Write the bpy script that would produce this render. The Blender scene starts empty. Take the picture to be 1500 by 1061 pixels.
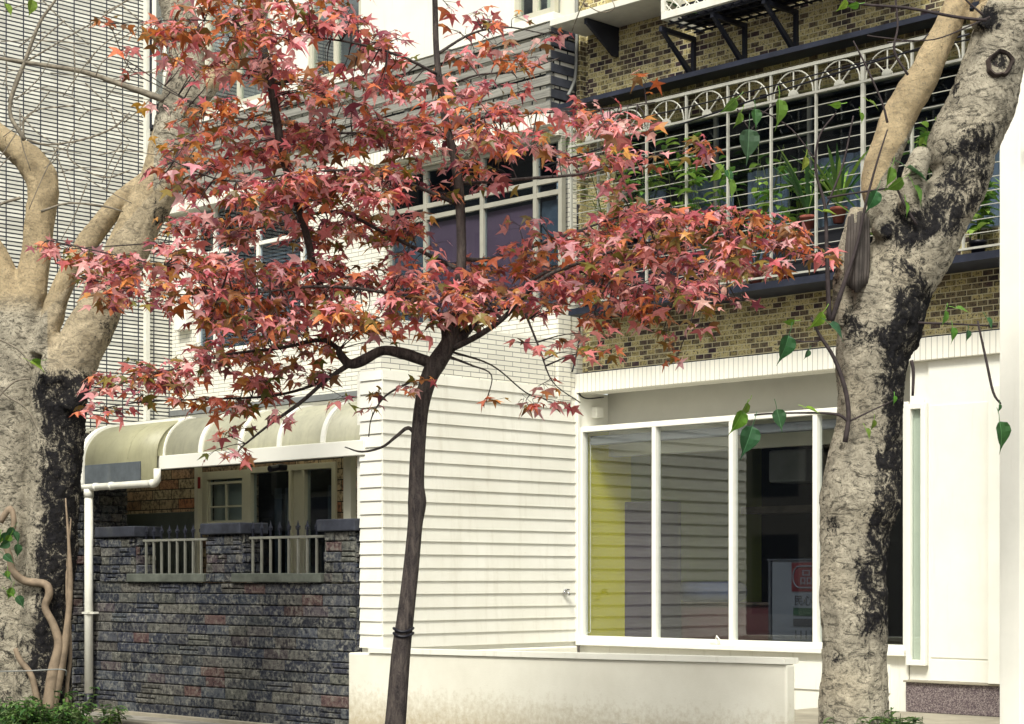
import bpy, bmesh, math, random
import numpy as np
from mathutils import Vector, Matrix, noise, Quaternion
random.seed(7)
rng = np.random.default_rng(7)
S = bpy.context.scene
COL = S.collection
R = math.radians
# ------------------------------------------------------------------ camera frame
# X runs along the facades (to the right, towards the camera), Y into the buildings.
F = 2750.0; CX = 750.0; HY = 847.0
CAM = Vector((14.288, -12.441, 1.5))
Q = math.sqrt(.5)
def ray(px, py):
    a = (px-CX)/F; b = (HY-py)/F
    return Vector((-Q+Q*a, Q+Q*a, b))
def onY(px, py, Y):
    d = ray(px, py); return CAM + d*((Y-CAM.y)/d.y)
def onX(px, py, X):
    d = ray(px, py); return CAM + d*((X-CAM.x)/d.x)
def atD(px, py, D): return CAM + ray(px, py)*D
def xY(px, Y): return onY(px, HY, Y).x
def yX(px, X): return onX(px, HY, X).y
# ------------------------------------------------------------------ materials
def lin(r, g, b):
    f = lambda c: ((c/255+.055)/1.055)**2.4 if c > 10 else c/255/12.92
    return (f(r), f(g), f(b), 1)
class NT:
    def __init__(s, name):
        s.m = bpy.data.materials.new(name); s.m.use_nodes = True
        s.t = s.m.node_tree; s.n = s.t.nodes; s.l = s.t.links
        s.b = s.n['Principled BSDF']; s.out = s.n['Material Output']
        s.b.inputs['Specular IOR Level'].default_value = .3
    def node(s, typ, **kw):
        nd = s.n.new(typ)
        for k, v in kw.items():
            if k in nd.inputs.keys() if isinstance(k, str) else False: nd.inputs[k].default_value = v
            else: setattr(nd, k, v)
        return nd
    def set(s, nd, **kw):
        for k, v in kw.items(): nd.inputs[k.replace('_', ' ')].default_value = v
        return nd
    def link(s, a, b): s.l.new(a, b)
    def coord(s, which='Object', scale=None, rot=None):
        tc = s.n.new('ShaderNodeTexCoord'); o = tc.outputs[which]
        if scale or rot:
            mp = s.n.new('ShaderNodeMapping')
            if scale: mp.inputs['Scale'].default_value = scale
            if rot: mp.inputs['Rotation'].default_value = rot
            s.link(o, mp.inputs['Vector']); o = mp.outputs[0]
        return o
    def noise(s, scale, detail=4, rough=.6, co=None, dist=0):
        nd = s.n.new('ShaderNodeTexNoise')
        nd.inputs['Scale'].default_value = scale; nd.inputs['Detail'].default_value = detail
        nd.inputs['Roughness'].default_value = rough; nd.inputs['Distortion'].default_value = dist
        if co is not None: s.link(co, nd.inputs['Vector'])
        return nd.outputs['Fac']
    def ramp(s, fac, *stops, interp='LINEAR'):
        nd = s.n.new('ShaderNodeValToRGB'); cr = nd.color_ramp; cr.interpolation = interp
        while len(cr.elements) < len(stops): cr.elements.new(.5)
        for e, (p, c) in zip(cr.elements, stops):
            e.position = p; e.color = c if len(c) == 4 else (*c, 1)
        s.link(fac, nd.inputs[0]); return nd.outputs[0]
    def mix(s, fac, a, b, mode='MIX'):
        nd = s.n.new('ShaderNodeMix'); nd.data_type = 'RGBA'; nd.blend_type = mode
        for src, inp in ((fac, nd.inputs[0]), (a, nd.inputs[6]), (b, nd.inputs[7])):
            if isinstance(src, (int, float)): inp.default_value = src
            elif isinstance(src, tuple): inp.default_value = src
            else: s.link(src, inp)
        return nd.outputs[2]
    def math(s, op, a, b=0.0):
        nd = s.n.new('ShaderNodeMath'); nd.operation = op
        for src, inp in ((a, nd.inputs[0]), (b, nd.inputs[1])):
            if isinstance(src, (int, float)): inp.default_value = src
            else: s.link(src, inp)
        return nd.outputs[0]
    def bump(s, h, strength=.3, dist=.01, prev=None):
        nd = s.n.new('ShaderNodeBump'); nd.inputs['Strength'].default_value = strength
        nd.inputs['Distance'].default_value = dist; s.link(h, nd.inputs['Height'])
        if prev is not None: s.link(prev, nd.inputs['Normal'])
        return nd.outputs[0]
    def base(s, c):
        if isinstance(c, tuple): s.b.inputs['Base Color'].default_value = c
        else: s.link(c, s.b.inputs['Base Color'])
    def rough(s, r):
        if isinstance(r, (int, float)): s.b.inputs['Roughness'].default_value = r
        else: s.link(r, s.b.inputs['Roughness'])
    def nrm(s, n): s.link(n, s.b.inputs['Normal'])
MAT = {}
def simple(name, c, rough=.5, var=.12, nscale=3, bump=.0, metallic=0, dirt=None, streak=False):
    t = NT(name); co = t.coord('Object')
    n = t.noise(nscale, 5, .65, co)
    dark = tuple(v*(1-var*2) for v in c[:3])+(1,); lite = tuple(min(1, v*(1+var*.6)) for v in c[:3])+(1,)
    col = t.ramp(n, (.25, dark), (.7, lite))
    if dirt:
        st = t.noise(2.2, 6, .7, t.coord('Object', (6, 6, .7) if streak else (1, 1, 1)))
        col = t.mix(t.ramp(st, (.56, (0, 0, 0)), (.85, (.55, .55, .55))), col, dirt)
    t.base(col); t.rough(rough); t.b.inputs['Metallic'].default_value = metallic
    if bump: t.nrm(t.bump(t.noise(nscale*14, 4, .6, co), bump, .005))
    MAT[name] = t.m; return t.m
WHITE = (.79, .78, .69, 1)
simple('white_paint', WHITE, .55, .03, 1.3, .08, dirt=(.42, .39, .28, 1), streak=True)
simple('white_plain', (.80, .79, .705, 1), .6, .05, 1.6, .12, dirt=(.62, .60, .50, 1), streak=True)
simple('white_frame', (.80, .79, .71, 1), .35, .03, 2)
simple('cream_frame', (.56, .545, .43, 1), .4, .06, 3)
simple('grille_paint', (.43, .425, .37, 1), .5, .12, 8, dirt=(.22, .17, .11, 1))
simple('white_metal', (.72, .71, .62, 1), .4, .08, 6, dirt=(.30, .25, .16, 1))
simple('grey_metal', (.22, .225, .21, 1), .45, .1, 6)
simple('dark_metal', (.018, .02, .03, 1), .5, .2, 5)
simple('navy_sheet', (.020, .024, .040, 1), .6, .3, 3, .1, dirt=(.10, .10, .09, 1))
simple('dark_slat', (.05, .055, .07, 1), .7, .3, 5)
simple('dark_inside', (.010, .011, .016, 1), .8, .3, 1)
simple('muted_frame', (.36, .35, .29, 1), .5, .1, 4, dirt=(.18, .16, .12, 1))
simple('teal_paint', (.03, .22, .17, 1), .5, .1, 3)
simple('grey_flash', (.20, .21, .21, 1), .6, .15, 2, dirt=(.08, .09, .1, 1))
simple('panel_grey', (.085, .098, .085, 1), .6, .12, 4)
simple('patch_grey', (.10, .115, .125, 1), .6, .2, 5, dirt=(.25, .25, .2, 1))
simple('cap_stone', (.036, .040, .054, 1), .7, .3, 6, .25, dirt=(.13, .135, .12, 1))
simple('coping_stone', (.105, .115, .095, 1), .75, .3, 5, .3, dirt=(.035, .04, .055, 1))
simple('concrete', (.33, .30, .23, 1), .85, .18, 2.5, .3, dirt=(.16, .14, .11, 1))
simple('asphalt', (.05, .05, .052, 1), .9, .25, 3, .4)
simple('soil', (.06, .045, .03, 1), .95, .35, 4, .6)
simple('terracotta', (.28, .085, .06, 1), .8, .15, 6, .15)
simple('black_plastic', (.012, .012, .018, 1), .4, .2, 5)
simple('wood_dark', (.055, .04, .034, 1), .9, .55, 7, .8)
simple('recess_shade', (.56, .55, .49, 1), .7, .06, 1.5)  # grey carries the shade under the fascia overhang; the wall is white
simple('railing_grey', (.20, .20, .17, 1), .5, .15, 6)
simple('wood_dead', (.095, .08, .07, 1), .85, .4, 3, .4)
simple('red_paint', (.22, .025, .028, 1), .45, .08, 4)
simple('sign_red', (.040, .003, .007, 1), .5, .05, 4)
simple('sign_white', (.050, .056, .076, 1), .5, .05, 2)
simple('sign_ink', (.012, .013, .02, 1), .6, .05, 2)
simple('sign_green', (.006, .02, .012, 1), .6, .05, 2)
simple('yellow_wall', (.55, .49, .012, 1), .7, .05, 1)
simple('green_wall', (.30, .33, .09, 1), .8, .1, 1)
simple('purple_cloth', (.020, .010, .034, 1), .9, .15, 2)
simple('purple_screen', (.17, .095, .115, 1), .75, .1, 2)
simple('curtain_grey', (.26, .27, .30, 1), .9, .15, 2)
simple('chrome', (.5, .5, .5, 1), .2, .05, 2, metallic=1)
simple('cord', (.62, .62, .52, 1), .6, .05, 2)
simple('vine_bark', (.27, .205, .14, 1), .8, .25, 9, .3)
simple('twig_bark', (.045, .034, .034, 1), .85, .3, 20, .2)
simple('pale_twig', (.23, .20, .15, 1), .8, .3, 20, .2)
simple('green_stem', (.10, .12, .035, 1), .7, .2, 10)
simple('far_facade', (.16, .15, .14, 1), .85, .3, .4)

def tile_mat(name, bw, rh, mortar, c1, c2, mcol, offset=.5, rough=.35, bump=.35, vary=None, dirt=None):
    t = NT(name); uv = t.coord('UV')
    br = t.n.new('ShaderNodeTexBrick'); br.offset = offset; br.squash = 1
    t.set(br, Scale=1.0, Mortar_Size=mortar, Mortar_Smooth=.15, Bias=0.0, Brick_Width=bw, Row_Height=rh)
    t.link(uv, br.inputs['Vector'])
    br.inputs['Color1'].default_value = (0, 0, 0, 1); br.inputs['Color2'].default_value = (1, 1, 1, 1)
    br.inputs['Mortar'].default_value = (.5, .5, .5, 1)
    if vary: body = vary(t, br.outputs['Color'])
    else: body = t.ramp(br.outputs['Color'], (0, c1), (1, c2))
    if dirt:
        n = t.noise(1.5, 6, .7, t.coord('Object', (3, 3, .8)))
        body = t.mix(t.ramp(n, (.52, (0, 0, 0)), (.8, (.6, .6, .6))), body, dirt)
    col = t.mix(br.outputs['Fac'], body, mcol)
    t.base(col); t.rough(rough)
    h = t.math('SUBTRACT', 1.0, br.outputs['Fac'])
    t.nrm(t.bump(h, bump, .006)); MAT[name] = t.m; return t.m
tile_mat('louver_tile', .25, .0525, .0095, (.56, .55, .48), (.82, .81, .72), (.030, .032, .042, 1), offset=0.0, bump=.5, dirt=(.36, .34, .28, 1))
tile_mat('white_tile', .25, .0525, .0036, (.72, .70, .60), (.82, .80, .69), (.16, .16, .15, 1), offset=.5)
tile_mat('strip_tile', .25, .115, .012, (.76, .74, .65), (.82, .80, .70), (.02, .022, .03, 1), offset=.5)
tile_mat('fascia_tile', .062, 3.0, .0032, (.78, .76, .67), (.84, .82, .72), (.30, .29, .25, 1), offset=0)
def brown_vary(t, rnd):
    co = t.coord('Object')
    sp = t.noise(42, 4, .75, co)
    mid = t.noise(1.6, 5, .7, co)
    rnd = t.math('ADD', rnd, t.math('MULTIPLY', t.math('SUBTRACT', t.noise(1.1, 5, .7, co), .5), 2.2))
    base = t.ramp(rnd, (0, (.024, .015, .026)), (.22, (.055, .026, .038)), (.37, (.10, .075, .05)),
                  (.44, (.30, .25, .10)), (.66, (.50, .42, .19)), (1, (.62, .54, .27)))
    yel = t.mix(t.ramp(mid, (.42, (0, 0, 0)), (.66, (.5, .5, .5))), base, (.52, .44, .20, 1))
    return t.mix(t.ramp(sp, (.40, (1, 1, 1)), (.49, (0, 0, 0))), yel, (.024, .018, .028, 1))
tile_mat('brown_tile', .112, .055, .0045, None, None, (.60, .55, .36, 1), offset=.5, rough=.5, bump=.4, vary=brown_vary, dirt=(.09, .08, .06, 1))
def tan_vary(t, rnd):
    sp = t.noise(22, 5, .7, t.coord('Object'))
    base = t.ramp(rnd, (0, (.26, .15, .09)), (.4, (.42, .33, .21)), (.7, (.52, .43, .28)), (1, (.40, .17, .09)))
    return t.mix(t.ramp(sp, (.4, (.8, .8, .8)), (.56, (0, 0, 0))), base, (.05, .04, .035, 1))
tile_mat('tan_stone', .42, .125, .007, None, None, (.02, .018, .018, 1), offset=.37, rough=.85, bump=.8, vary=tan_vary)
tile_mat('porch_tile', .30, .30, .006, (.20, .17, .13), (.26, .22, .17), (.10, .09, .08, 1), offset=0)
tile_mat('paving', .30, .30, .006, (.20, .185, .16), (.29, .27, .23), (.10, .09, .08, 1), offset=0, rough=.85)
tile_mat('far_tile', 2.6, 3.2, .55, (.03, .035, .045), (.05, .06, .07), (.24, .22, .19, 1), offset=0, rough=.6)

t = NT('granite'); co = t.coord('Object'); n = t.noise(90, 3, .8, co)
t.base(t.ramp(n, (.36, (.035, .025, .035)), (.5, (.13, .10, .105)), (.64, (.33, .29, .27)))); t.rough(.35); MAT['granite'] = t.m

t = NT('dark_stone'); co = t.coord('Object')
at = t.n.new('ShaderNodeVertexColor'); at.layer_name = 'tint'
n1 = t.noise(24, 6, .7, co); n2 = t.noise(7, 4, .6, co)
c = t.mix(t.ramp(n1, (.45, (0, 0, 0)), (.66, (1, 1, 1))), at.outputs['Color'], (.24, .235, .20, 1))
c = t.mix(t.ramp(n2, (.38, (.75, .75, .75)), (.60, (0, 0, 0))), c, at.outputs['Color'])
c = t.mix(t.ramp(n1, (.36, (.9, .9, .9)), (.45, (0, 0, 0))), c, (.009, .011, .018, 1))
t.base(c); t.rough(.8); t.nrm(t.bump(n1, .9, .03)); MAT['dark_stone'] = t.m

t = NT('siding_paint'); co = t.coord('Object', (3, 3, 40)); n = t.noise(1.2, 6, .6, t.coord('Object', (1, 1, 1)))
g = t.noise(6, 4, .6, t.coord('Object', (2, 2, 30)))
c = t.ramp(n, (.3, (.70, .685, .59)), (.65, (.79, .78, .695)))
sp = t.n.new('ShaderNodeSeparateXYZ'); t.link(t.coord('Object'), sp.inputs[0])
fl = t.noise(9, 3, .7, t.coord('Object', (1, 1, 6)))
sk = t.noise(1.6, 6, .7, t.coord('Object', (5, 5, .5)))
c = t.mix(t.ramp(sk, (.52, (0, 0, 0)), (.80, (.38, .38, .38))), c, (.42, .38, .27, 1))
c = t.mix(t.ramp(fl, (.66, (0, 0, 0)), (.75, (.30, .30, .30))), c, (.50, .40, .26, 1))
t.base(c); t.rough(.5); t.nrm(t.bump(g, .18, .004)); MAT['siding_paint'] = t.m

t = NT('stucco'); co = t.coord('Object'); n = t.noise(1.3, 6, .65, co); f = t.noise(60, 3, .6, co)
c = t.ramp(n, (.3, (.65, .63, .53)), (.7, (.76, .745, .645)))
sp = t.n.new('ShaderNodeSeparateXYZ'); t.link(co, sp.inputs[0])
gr = t.noise(14, 6, .75, co)
low = t.math('ADD', sp.outputs[2], t.math('MULTIPLY', t.math('SUBTRACT', gr, .5), .9))
c = t.mix(t.ramp(low, (.02, (.75, .75, .75)), (.42, (0, 0, 0))), c, (.36, .29, .17, 1))
t.base(c); t.rough(.85); t.nrm(t.bump(f, .35, .004)); MAT['stucco'] = t.m

t = NT('slat_wood'); n = t.noise(3, 6, .7, t.coord('Object', (.8, 1, 22)))
t.base(t.ramp(n, (.25, (.09, .088, .08)), (.5, (.25, .245, .215)), (.75, (.38, .37, .325)))); t.rough(.8)
t.nrm(t.bump(n, .4, .004)); MAT['slat_wood'] = t.m

def awning_mat(name, c, tr):
    t = NT(name); n = t.noise(2.5, 5, .65, t.coord('Object')); st = t.noise(2, 5, .6, t.coord('Object', (9, 9, .8)))
    d = tuple(v*.72 for v in c); col = t.ramp(n, (.3, d), (.7, c))
    col = t.mix(t.ramp(st, (.5, (0, 0, 0)), (.8, (.45, .45, .45))), col, tuple(v*.5 for v in c)+(1,))
    t.base(col); t.rough(.42)
    tl = t.n.new('ShaderNodeBsdfTranslucent'); t.link(col, tl.inputs[0])
    mx = t.n.new('ShaderNodeMixShader'); mx.inputs[0].default_value = tr
    t.link(t.b.outputs[0], mx.inputs[1]); t.link(tl.outputs[0], mx.inputs[2]); t.link(mx.outputs[0], t.out.inputs[0]); MAT[name] = t.m
awning_mat('awning_sheet', (.67, .655, .49), .3)
awning_mat('roof_plastic', (.85, .84, .74), .75)
awning_mat('awning_olive', (.40, .385, .24), .12)

def glass_mat(name, refl, tint, rough=0.0, wav=.0):
    t = NT(name); t.n.remove(t.b)
    tr = t.n.new('ShaderNodeBsdfTransparent'); tr.inputs[0].default_value = tint
    gl = t.n.new('ShaderNodeBsdfGlossy'); gl.inputs['Roughness'].default_value = rough; gl.inputs[0].default_value = (.95, .97, 1, 1)
    fr = t.n.new('ShaderNodeLayerWeight'); fr.inputs[0].default_value = .5   # symmetric Schlick term: same from both faces of the sheet
    mx = t.n.new('ShaderNodeMixShader')
    f = t.math('MINIMUM', t.math('ADD', t.math('MULTIPLY', t.math('POWER', fr.outputs[1], 5.0), .95), refl), 1.0)
    t.link(f, mx.inputs[0]); t.link(tr.outputs[0], mx.inputs[1]); t.link(gl.outputs[0], mx.inputs[2])
    t.link(mx.outputs[0], t.out.inputs[0]); MAT[name] = t.m
glass_mat('shop_glass', .072, (.95, .97, .96, 1))
glass_mat('dark_glass', .045, (.78, .84, .9, 1))
glass_mat('pale_glass', .12, (.88, .92, .90, 1), .01)

def leaf_mat(name, tr, rough, attr='tint', spec=.4):
    t = NT(name); at = t.n.new('ShaderNodeVertexColor'); at.layer_name = attr
    n = t.noise(60, 3, .6, t.coord('Object'))
    col = t.mix(t.ramp(n, (.3, (.35, .35, .35)), (.6, (0, 0, 0))), at.outputs['Color'], t.mix(1.0, at.outputs['Color'], (.55, .5, .45, 1), 'MULTIPLY'))
    t.base(col); t.rough(rough); t.b.inputs['Specular IOR Level'].default_value = spec
    tl = t.n.new('ShaderNodeBsdfTranslucent'); t.link(col, tl.inputs[0])
    mx = t.n.new('ShaderNodeMixShader'); mx.inputs[0].default_value = tr
    t.link(t.b.outputs[0], mx.inputs[1]); t.link(tl.outputs[0], mx.inputs[2]); t.link(mx.outputs[0], t.out.inputs[0]); MAT[name] = t.m
leaf_mat('maple_leaf', .46, .38, spec=.6)
leaf_mat('green_leaf', .3, .38, spec=.5)

def bark_mat(name, pale, warm, dark):
    t = NT(name); co = t.coord('Object'); t.b.inputs['Specular IOR Level'].default_value = .1
    st = t.n.new('ShaderNodeVertexColor'); st.layer_name = 'stain'
    wm = t.n.new('ShaderNodeVertexColor'); wm.layer_name = 'warm'
    big = t.noise(4, 7, .7, co, .6)
    lent = t.noise(8, 8, .78, t.coord('Object', (1, 1, 2.1)), 1.8)
    fine = t.noise(60, 5, .75, co)
    crack = t.noise(11, 9, .78, t.coord('Object', (1, 1, .75)), 1.0)
    flake = t.noise(21, 7, .78, t.coord('Object', (1, 1, 1.3)), 2.2)
    sepw = t.n.new('ShaderNodeSeparateColor'); t.link(wm.outputs['Color'], sepw.inputs[0]); wv = sepw.outputs[0]
    c = t.ramp(big, (.30, tuple(v*.45 for v in pale)), (.47, tuple(v*.8 for v in pale)), (.60, pale), (.75, tuple(min(1, v*1.15) for v in pale)))
    c = t.mix(wv, c, t.ramp(big, (.3, tuple(v*.72 for v in warm)), (.65, warm)))
    k = t.math('SUBTRACT', 1.0, t.math('MULTIPLY', wv, .75))
    m1 = t.math('MULTIPLY', t.ramp(lent, (.42, (.97, .97, .97)), (.49, (0, 0, 0))), k)
    c = t.mix(m1, c, tuple(v*.16 for v in pale)+(1,))
    m2 = t.math('MULTIPLY', t.ramp(flake, (.39, (.85, .85, .85)), (.47, (0, 0, 0))), k)
    c = t.mix(m2, c, tuple(v*.22 for v in pale)+(1,))
    c = t.mix(t.ramp(fine, (.34, (.75, .75, .75)), (.47, (0, 0, 0))), c, tuple(v*.35 for v in pale)+(1,))
    sep = t.n.new('ShaderNodeSeparateColor'); t.link(st.outputs['Color'], sep.inputs[0])
    sv = t.math('ADD', t.math('MULTIPLY', sep.outputs[0], .84), t.math('MULTIPLY', t.math('SUBTRACT', crack, .5), 2.7))
    sv = t.math('ADD', sv, t.math('MULTIPLY', t.math('SUBTRACT', fine, .5), 1.3))
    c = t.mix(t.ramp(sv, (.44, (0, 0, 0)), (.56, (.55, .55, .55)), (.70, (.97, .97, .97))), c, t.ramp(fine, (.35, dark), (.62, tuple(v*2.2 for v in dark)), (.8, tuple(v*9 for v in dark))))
    t.base(c); t.rough(.9)
    b1 = t.bump(crack, 1.0, .05); b2 = t.bump(lent, .6, .015, b1); t.nrm(t.bump(flake, .5, .01, b2)); MAT[name] = t.m
bark_mat('ficus_bark', (.60, .54, .415), (.66, .51, .30), (.006, .006, .008))

t = NT('maple_bark'); co = t.coord('Object', (1, 1, .22)); n = t.noise(34, 6, .75, co, .6); f = t.noise(90, 3, .6, t.coord('Object'))
t.base(t.mix(t.ramp(f, (.45, (0, 0, 0)), (.7, (.6, .6, .6))), t.ramp(n, (.34, (.010, .008, .010)), (.5, (.050, .040, .037)), (.68, (.115, .095, .080))), (.08, .068, .06, 1)))
t.rough(.9); t.nrm(t.bump(n, .9, .02)); MAT['maple_bark'] = t.m

# ------------------------------------------------------------------ mesh helpers
ORI = {}
class MB:
    """collects faces in world metres; build() links them as ONE mesh object"""
    def __init__(s): s.v = []; s.f = []; s.c = []; s.smooth = False; s.usec = False
    def add(s, vs, fs, col=None):
        o = len(s.v); s.v += [tuple(p) for p in vs]
        for f in fs: s.f.append(tuple(i+o for i in f)); s.c.append(col or (.5, .5, .5))
        if col: s.usec = True
        return s
    def quad(s, a, b, c, d, col=None): return s.add([a, b, c, d], [(0, 1, 2, 3)], col)
    def box(s, x0, x1, y0, y1, z0, z1, bev=0, col=None):
        if x1 < x0: x0, x1 = x1, x0
        if y1 < y0: y0, y1 = y1, y0
        if z1 < z0: z0, z1 = z1, z0
        if bev:
            bm = bmesh.new(); bmesh.ops.create_cube(bm, size=1)
            for v in bm.verts: v.co = Vector(((x0+x1)/2+v.co.x*(x1-x0), (y0+y1)/2+v.co.y*(y1-y0), (z0+z1)/2+v.co.z*(z1-z0)))
            bmesh.ops.bevel(bm, geom=bm.edges[:], offset=bev, segments=2, profile=.5, affect='EDGES')
            bm.verts.index_update()
            s.add([v.co for v in bm.verts], [[v.index for v in f.verts] for f in bm.faces], col); bm.free(); return s
        p = [(x0, y0, z0), (x1, y0, z0), (x1, y1, z0), (x0, y1, z0), (x0, y0, z1), (x1, y0, z1), (x1, y1, z1), (x0, y1, z1)]
        return s.add(p, [(0, 3, 2, 1), (4, 5, 6, 7), (0, 1, 5, 4), (1, 2, 6, 5), (2, 3, 7, 6), (3, 0, 4, 7)], col)
    def tube(s, pts, rad, n=8, cap=True, col=None):
        pts = [Vector(p) for p in pts]; m = len(pts)
        if not hasattr(rad, '__len__'): rad = [rad]*m
        vs = []; prev = None
        for i, p in enumerate(pts):
            d = (pts[min(i+1, m-1)]-pts[max(i-1, 0)]).normalized()
            if prev is None:
                a = d.orthogonal().normalized()
            else:
                a = (prev-d*prev.dot(d))
                a = a.normalized() if a.length > 1e-6 else d.orthogonal().normalized()
            prev = a; b = d.cross(a)
            for k in range(n):
                th = 2*math.pi*k/n; vs.append(p+(a*math.cos(th)+b*math.sin(th))*rad[i])
        fs = [(i*n+k, i*n+(k+1) % n, (i+1)*n+(k+1) % n, (i+1)*n+k) for i in range(m-1) for k in range(n)]
        if cap: fs += [tuple(range(n-1, -1, -1)), tuple(range((m-1)*n, m*n))]
        return s.add(vs, fs, col)
    def lathe(s, c, prof, n=20, col=None):
        vs = []; c = Vector(c)
        for r, z in prof:
            for k in range(n):
                th = 2*math.pi*k/n; vs.append(c+Vector((r*math.cos(th), r*math.sin(th), z)))
        m = len(prof)
        fs = [(i*n+k, i*n+(k+1) % n, (i+1)*n+(k+1) % n, (i+1)*n+k) for i in range(m-1) for k in range(n)]
        fs += [tuple(range(n-1, -1, -1)), tuple(range((m-1)*n, m*n))]
        return s.add(vs, fs, col)
    def build(s, name, mat, parent=None, smooth=None):
        L = ORI.get(parent.name, Vector((0, 0, 0))) if parent else Vector((0, 0, 0))
        V = np.array(s.v, dtype=np.float64).reshape(-1, 3)
        me = bpy.data.meshes.new(name)
        me.from_pydata([tuple(p) for p in (V-np.array(L))], [], s.f); me.update()
        uvl = me.uv_layers.new(name='UVMap'); uv = np.empty((len(me.loops), 2))
        nl = 0
        lv = np.empty(len(me.loops), dtype=np.int32); me.loops.foreach_get('vertex_index', lv)
        pn = np.empty(len(me.polygons)*3); me.polygons.foreach_get('normal', pn); pn = np.abs(pn.reshape(-1, 3))
        lt = np.empty(len(me.polygons), dtype=np.int32); me.polygons.foreach_get('loop_total', lt)
        ax = np.repeat(np.argmax(pn, axis=1), lt); P = V[lv]
        uv[:, 0] = np.where(ax == 0, P[:, 1], P[:, 0]); uv[:, 1] = np.where(ax == 2, P[:, 1], P[:, 2])
        uvl.data.foreach_set('uv', uv.ravel().astype(np.float32))
        if s.usec:
            ca = me.color_attributes.new('tint', 'FLOAT_COLOR', 'CORNER')
            c = np.repeat(np.array([tuple(q)[:3]+(1,) for q in s.c]), lt, axis=0)
            ca.data.foreach_set('color', c.ravel().astype(np.float32))
        if (s.smooth if smooth is None else smooth):
            me.polygons.foreach_set('use_smooth', np.ones(len(me.polygons), dtype=bool))
        me.materials.append(MAT[mat])
        o = bpy.data.objects.new(name, me); COL.objects.link(o)
        if parent: o.parent = parent; ORI[o.name] = L
        return o
def tag(o, label=None, cat=None, group=None, kind=None):
    if label: o['label'] = label
    if cat: o['category'] = cat
    if group: o['group'] = group
    if kind: o['kind'] = kind
    return o
def thing(name, label, cat, loc, group=None):
    o = bpy.data.objects.new(name, None); COL.objects.link(o); o.location = loc; o.empty_display_size = .1
    ORI[o.name] = Vector(loc); return tag(o, label, cat, group)
def dup(root, loc, label):
    r = root.copy(); COL.objects.link(r); r.location = loc; r['label'] = label
    for ch in list(root.children):
        c = ch.copy(); COL.objects.link(c); c.parent = r
        for g in list(ch.children):
            d = g.copy(); COL.objects.link(d); d.parent = c
    return r
def wall_y(mb, Y0, Y1, x0, x1, z0, z1, holes=()):
    """solid wall on a Y plane, front at Y0, with rectangular holes (x0,x1,z0,z1)"""
    xs = sorted({x0, x1, *[h[0] for h in holes], *[h[1] for h in holes]}); zs = sorted({z0, z1, *[h[2] for h in holes], *[h[3] for h in holes]})
    def solid(i, j):
        if i < 0 or j < 0 or i >= len(xs)-1 or j >= len(zs)-1: return False
        cx = (xs[i]+xs[i+1])/2; cz = (zs[j]+zs[j+1])/2
        return not any(h[0] < cx < h[1] and h[2] < cz < h[3] for h in holes)
    for i in range(len(xs)-1):
        for j in range(len(zs)-1):
            if not solid(i, j): continue
            a, b, c, d = xs[i], xs[i+1], zs[j], zs[j+1]
            mb.quad((a, Y0, c), (b, Y0, c), (b, Y0, d), (a, Y0, d)); mb.quad((a, Y1, d), (b, Y1, d), (b, Y1, c), (a, Y1, c))
            if not solid(i-1, j): mb.quad((a, Y1, c), (a, Y0, c), (a, Y0, d), (a, Y1, d))
            if not solid(i+1, j): mb.quad((b, Y0, c), (b, Y1, c), (b, Y1, d), (b, Y0, d))
            if not solid(i, j-1): mb.quad((a, Y0, c), (a, Y1, c), (b, Y1, c), (b, Y0, c))
            if not solid(i, j+1): mb.quad((a, Y0, d), (b, Y0, d), (b, Y1, d), (a, Y1, d))
    return mb
def window(parent, name, Y, x0, x1, z0, z1, vs=(), hs=(), fw=.05, fd=.07, mat='white_frame', glass='dark_glass', mw=None, skip=()):
    """frame bars as one mesh, each pane a sub-part"""
    mw = mw or fw; m = MB()
    m.box(x0, x0+fw, Y, Y+fd, z0, z1, .004); m.box(x1-fw, x1, Y, Y+fd, z0, z1, .004)
    m.box(x0+fw, x1-fw, Y+.001, Y+fd, z0, z0+fw, .004); m.box(x0+fw, x1-fw, Y+.001, Y+fd, z1-fw, z1, .004)
    for v in vs: m.box(v-mw/2, v+mw/2, Y+.004, Y+fd, z0+fw, z1-fw, .003)
    xs = [x0+fw]+[q for v in vs for q in (v-mw/2, v+mw/2)]+[x1-fw]
    for h in hs:
        for k in range(0, len(xs), 2): m.box(xs[k], xs[k+1], Y+.008, Y+fd-.004, h-mw/2, h+mw/2, .003)
    f = m.build(name, mat, parent)
    zs = [z0+fw]+[q for h in hs for q in (h-mw/2, h+mw/2)]+[z1-fw]
    idx = 0
    for k in range(0, len(xs), 2):
        for j in range(0, len(zs), 2):
            if idx not in skip:
                MB().box(xs[k]-.004, xs[k+1]+.004, Y+fd*.55, Y+fd*.55+.008, zs[j]-.004, zs[j+1]+.004).build('pane', glass, f)
            idx += 1
    return f
def curve(pts, n=6):
    """Catmull-Rom through points (any tuple size)"""
    P = [np.array(p, dtype=float) for p in pts]; P = [2*P[0]-P[1]]+P+[2*P[-1]-P[-2]]; out = []
    for i in range(1, len(P)-2):
        for k in range(n):
            t_ = k/n; a, b, c, d = P[i-1], P[i], P[i+1], P[i+2]
            out.append(.5*((2*b)+(c-a)*t_+(2*a-5*b+4*c-d)*t_**2+(3*b-a-3*c+d)*t_**3))
    out.append(P[-2]); return out
def struct(mb, name, mat): return tag(mb.build(name, mat), kind='structure')

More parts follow.
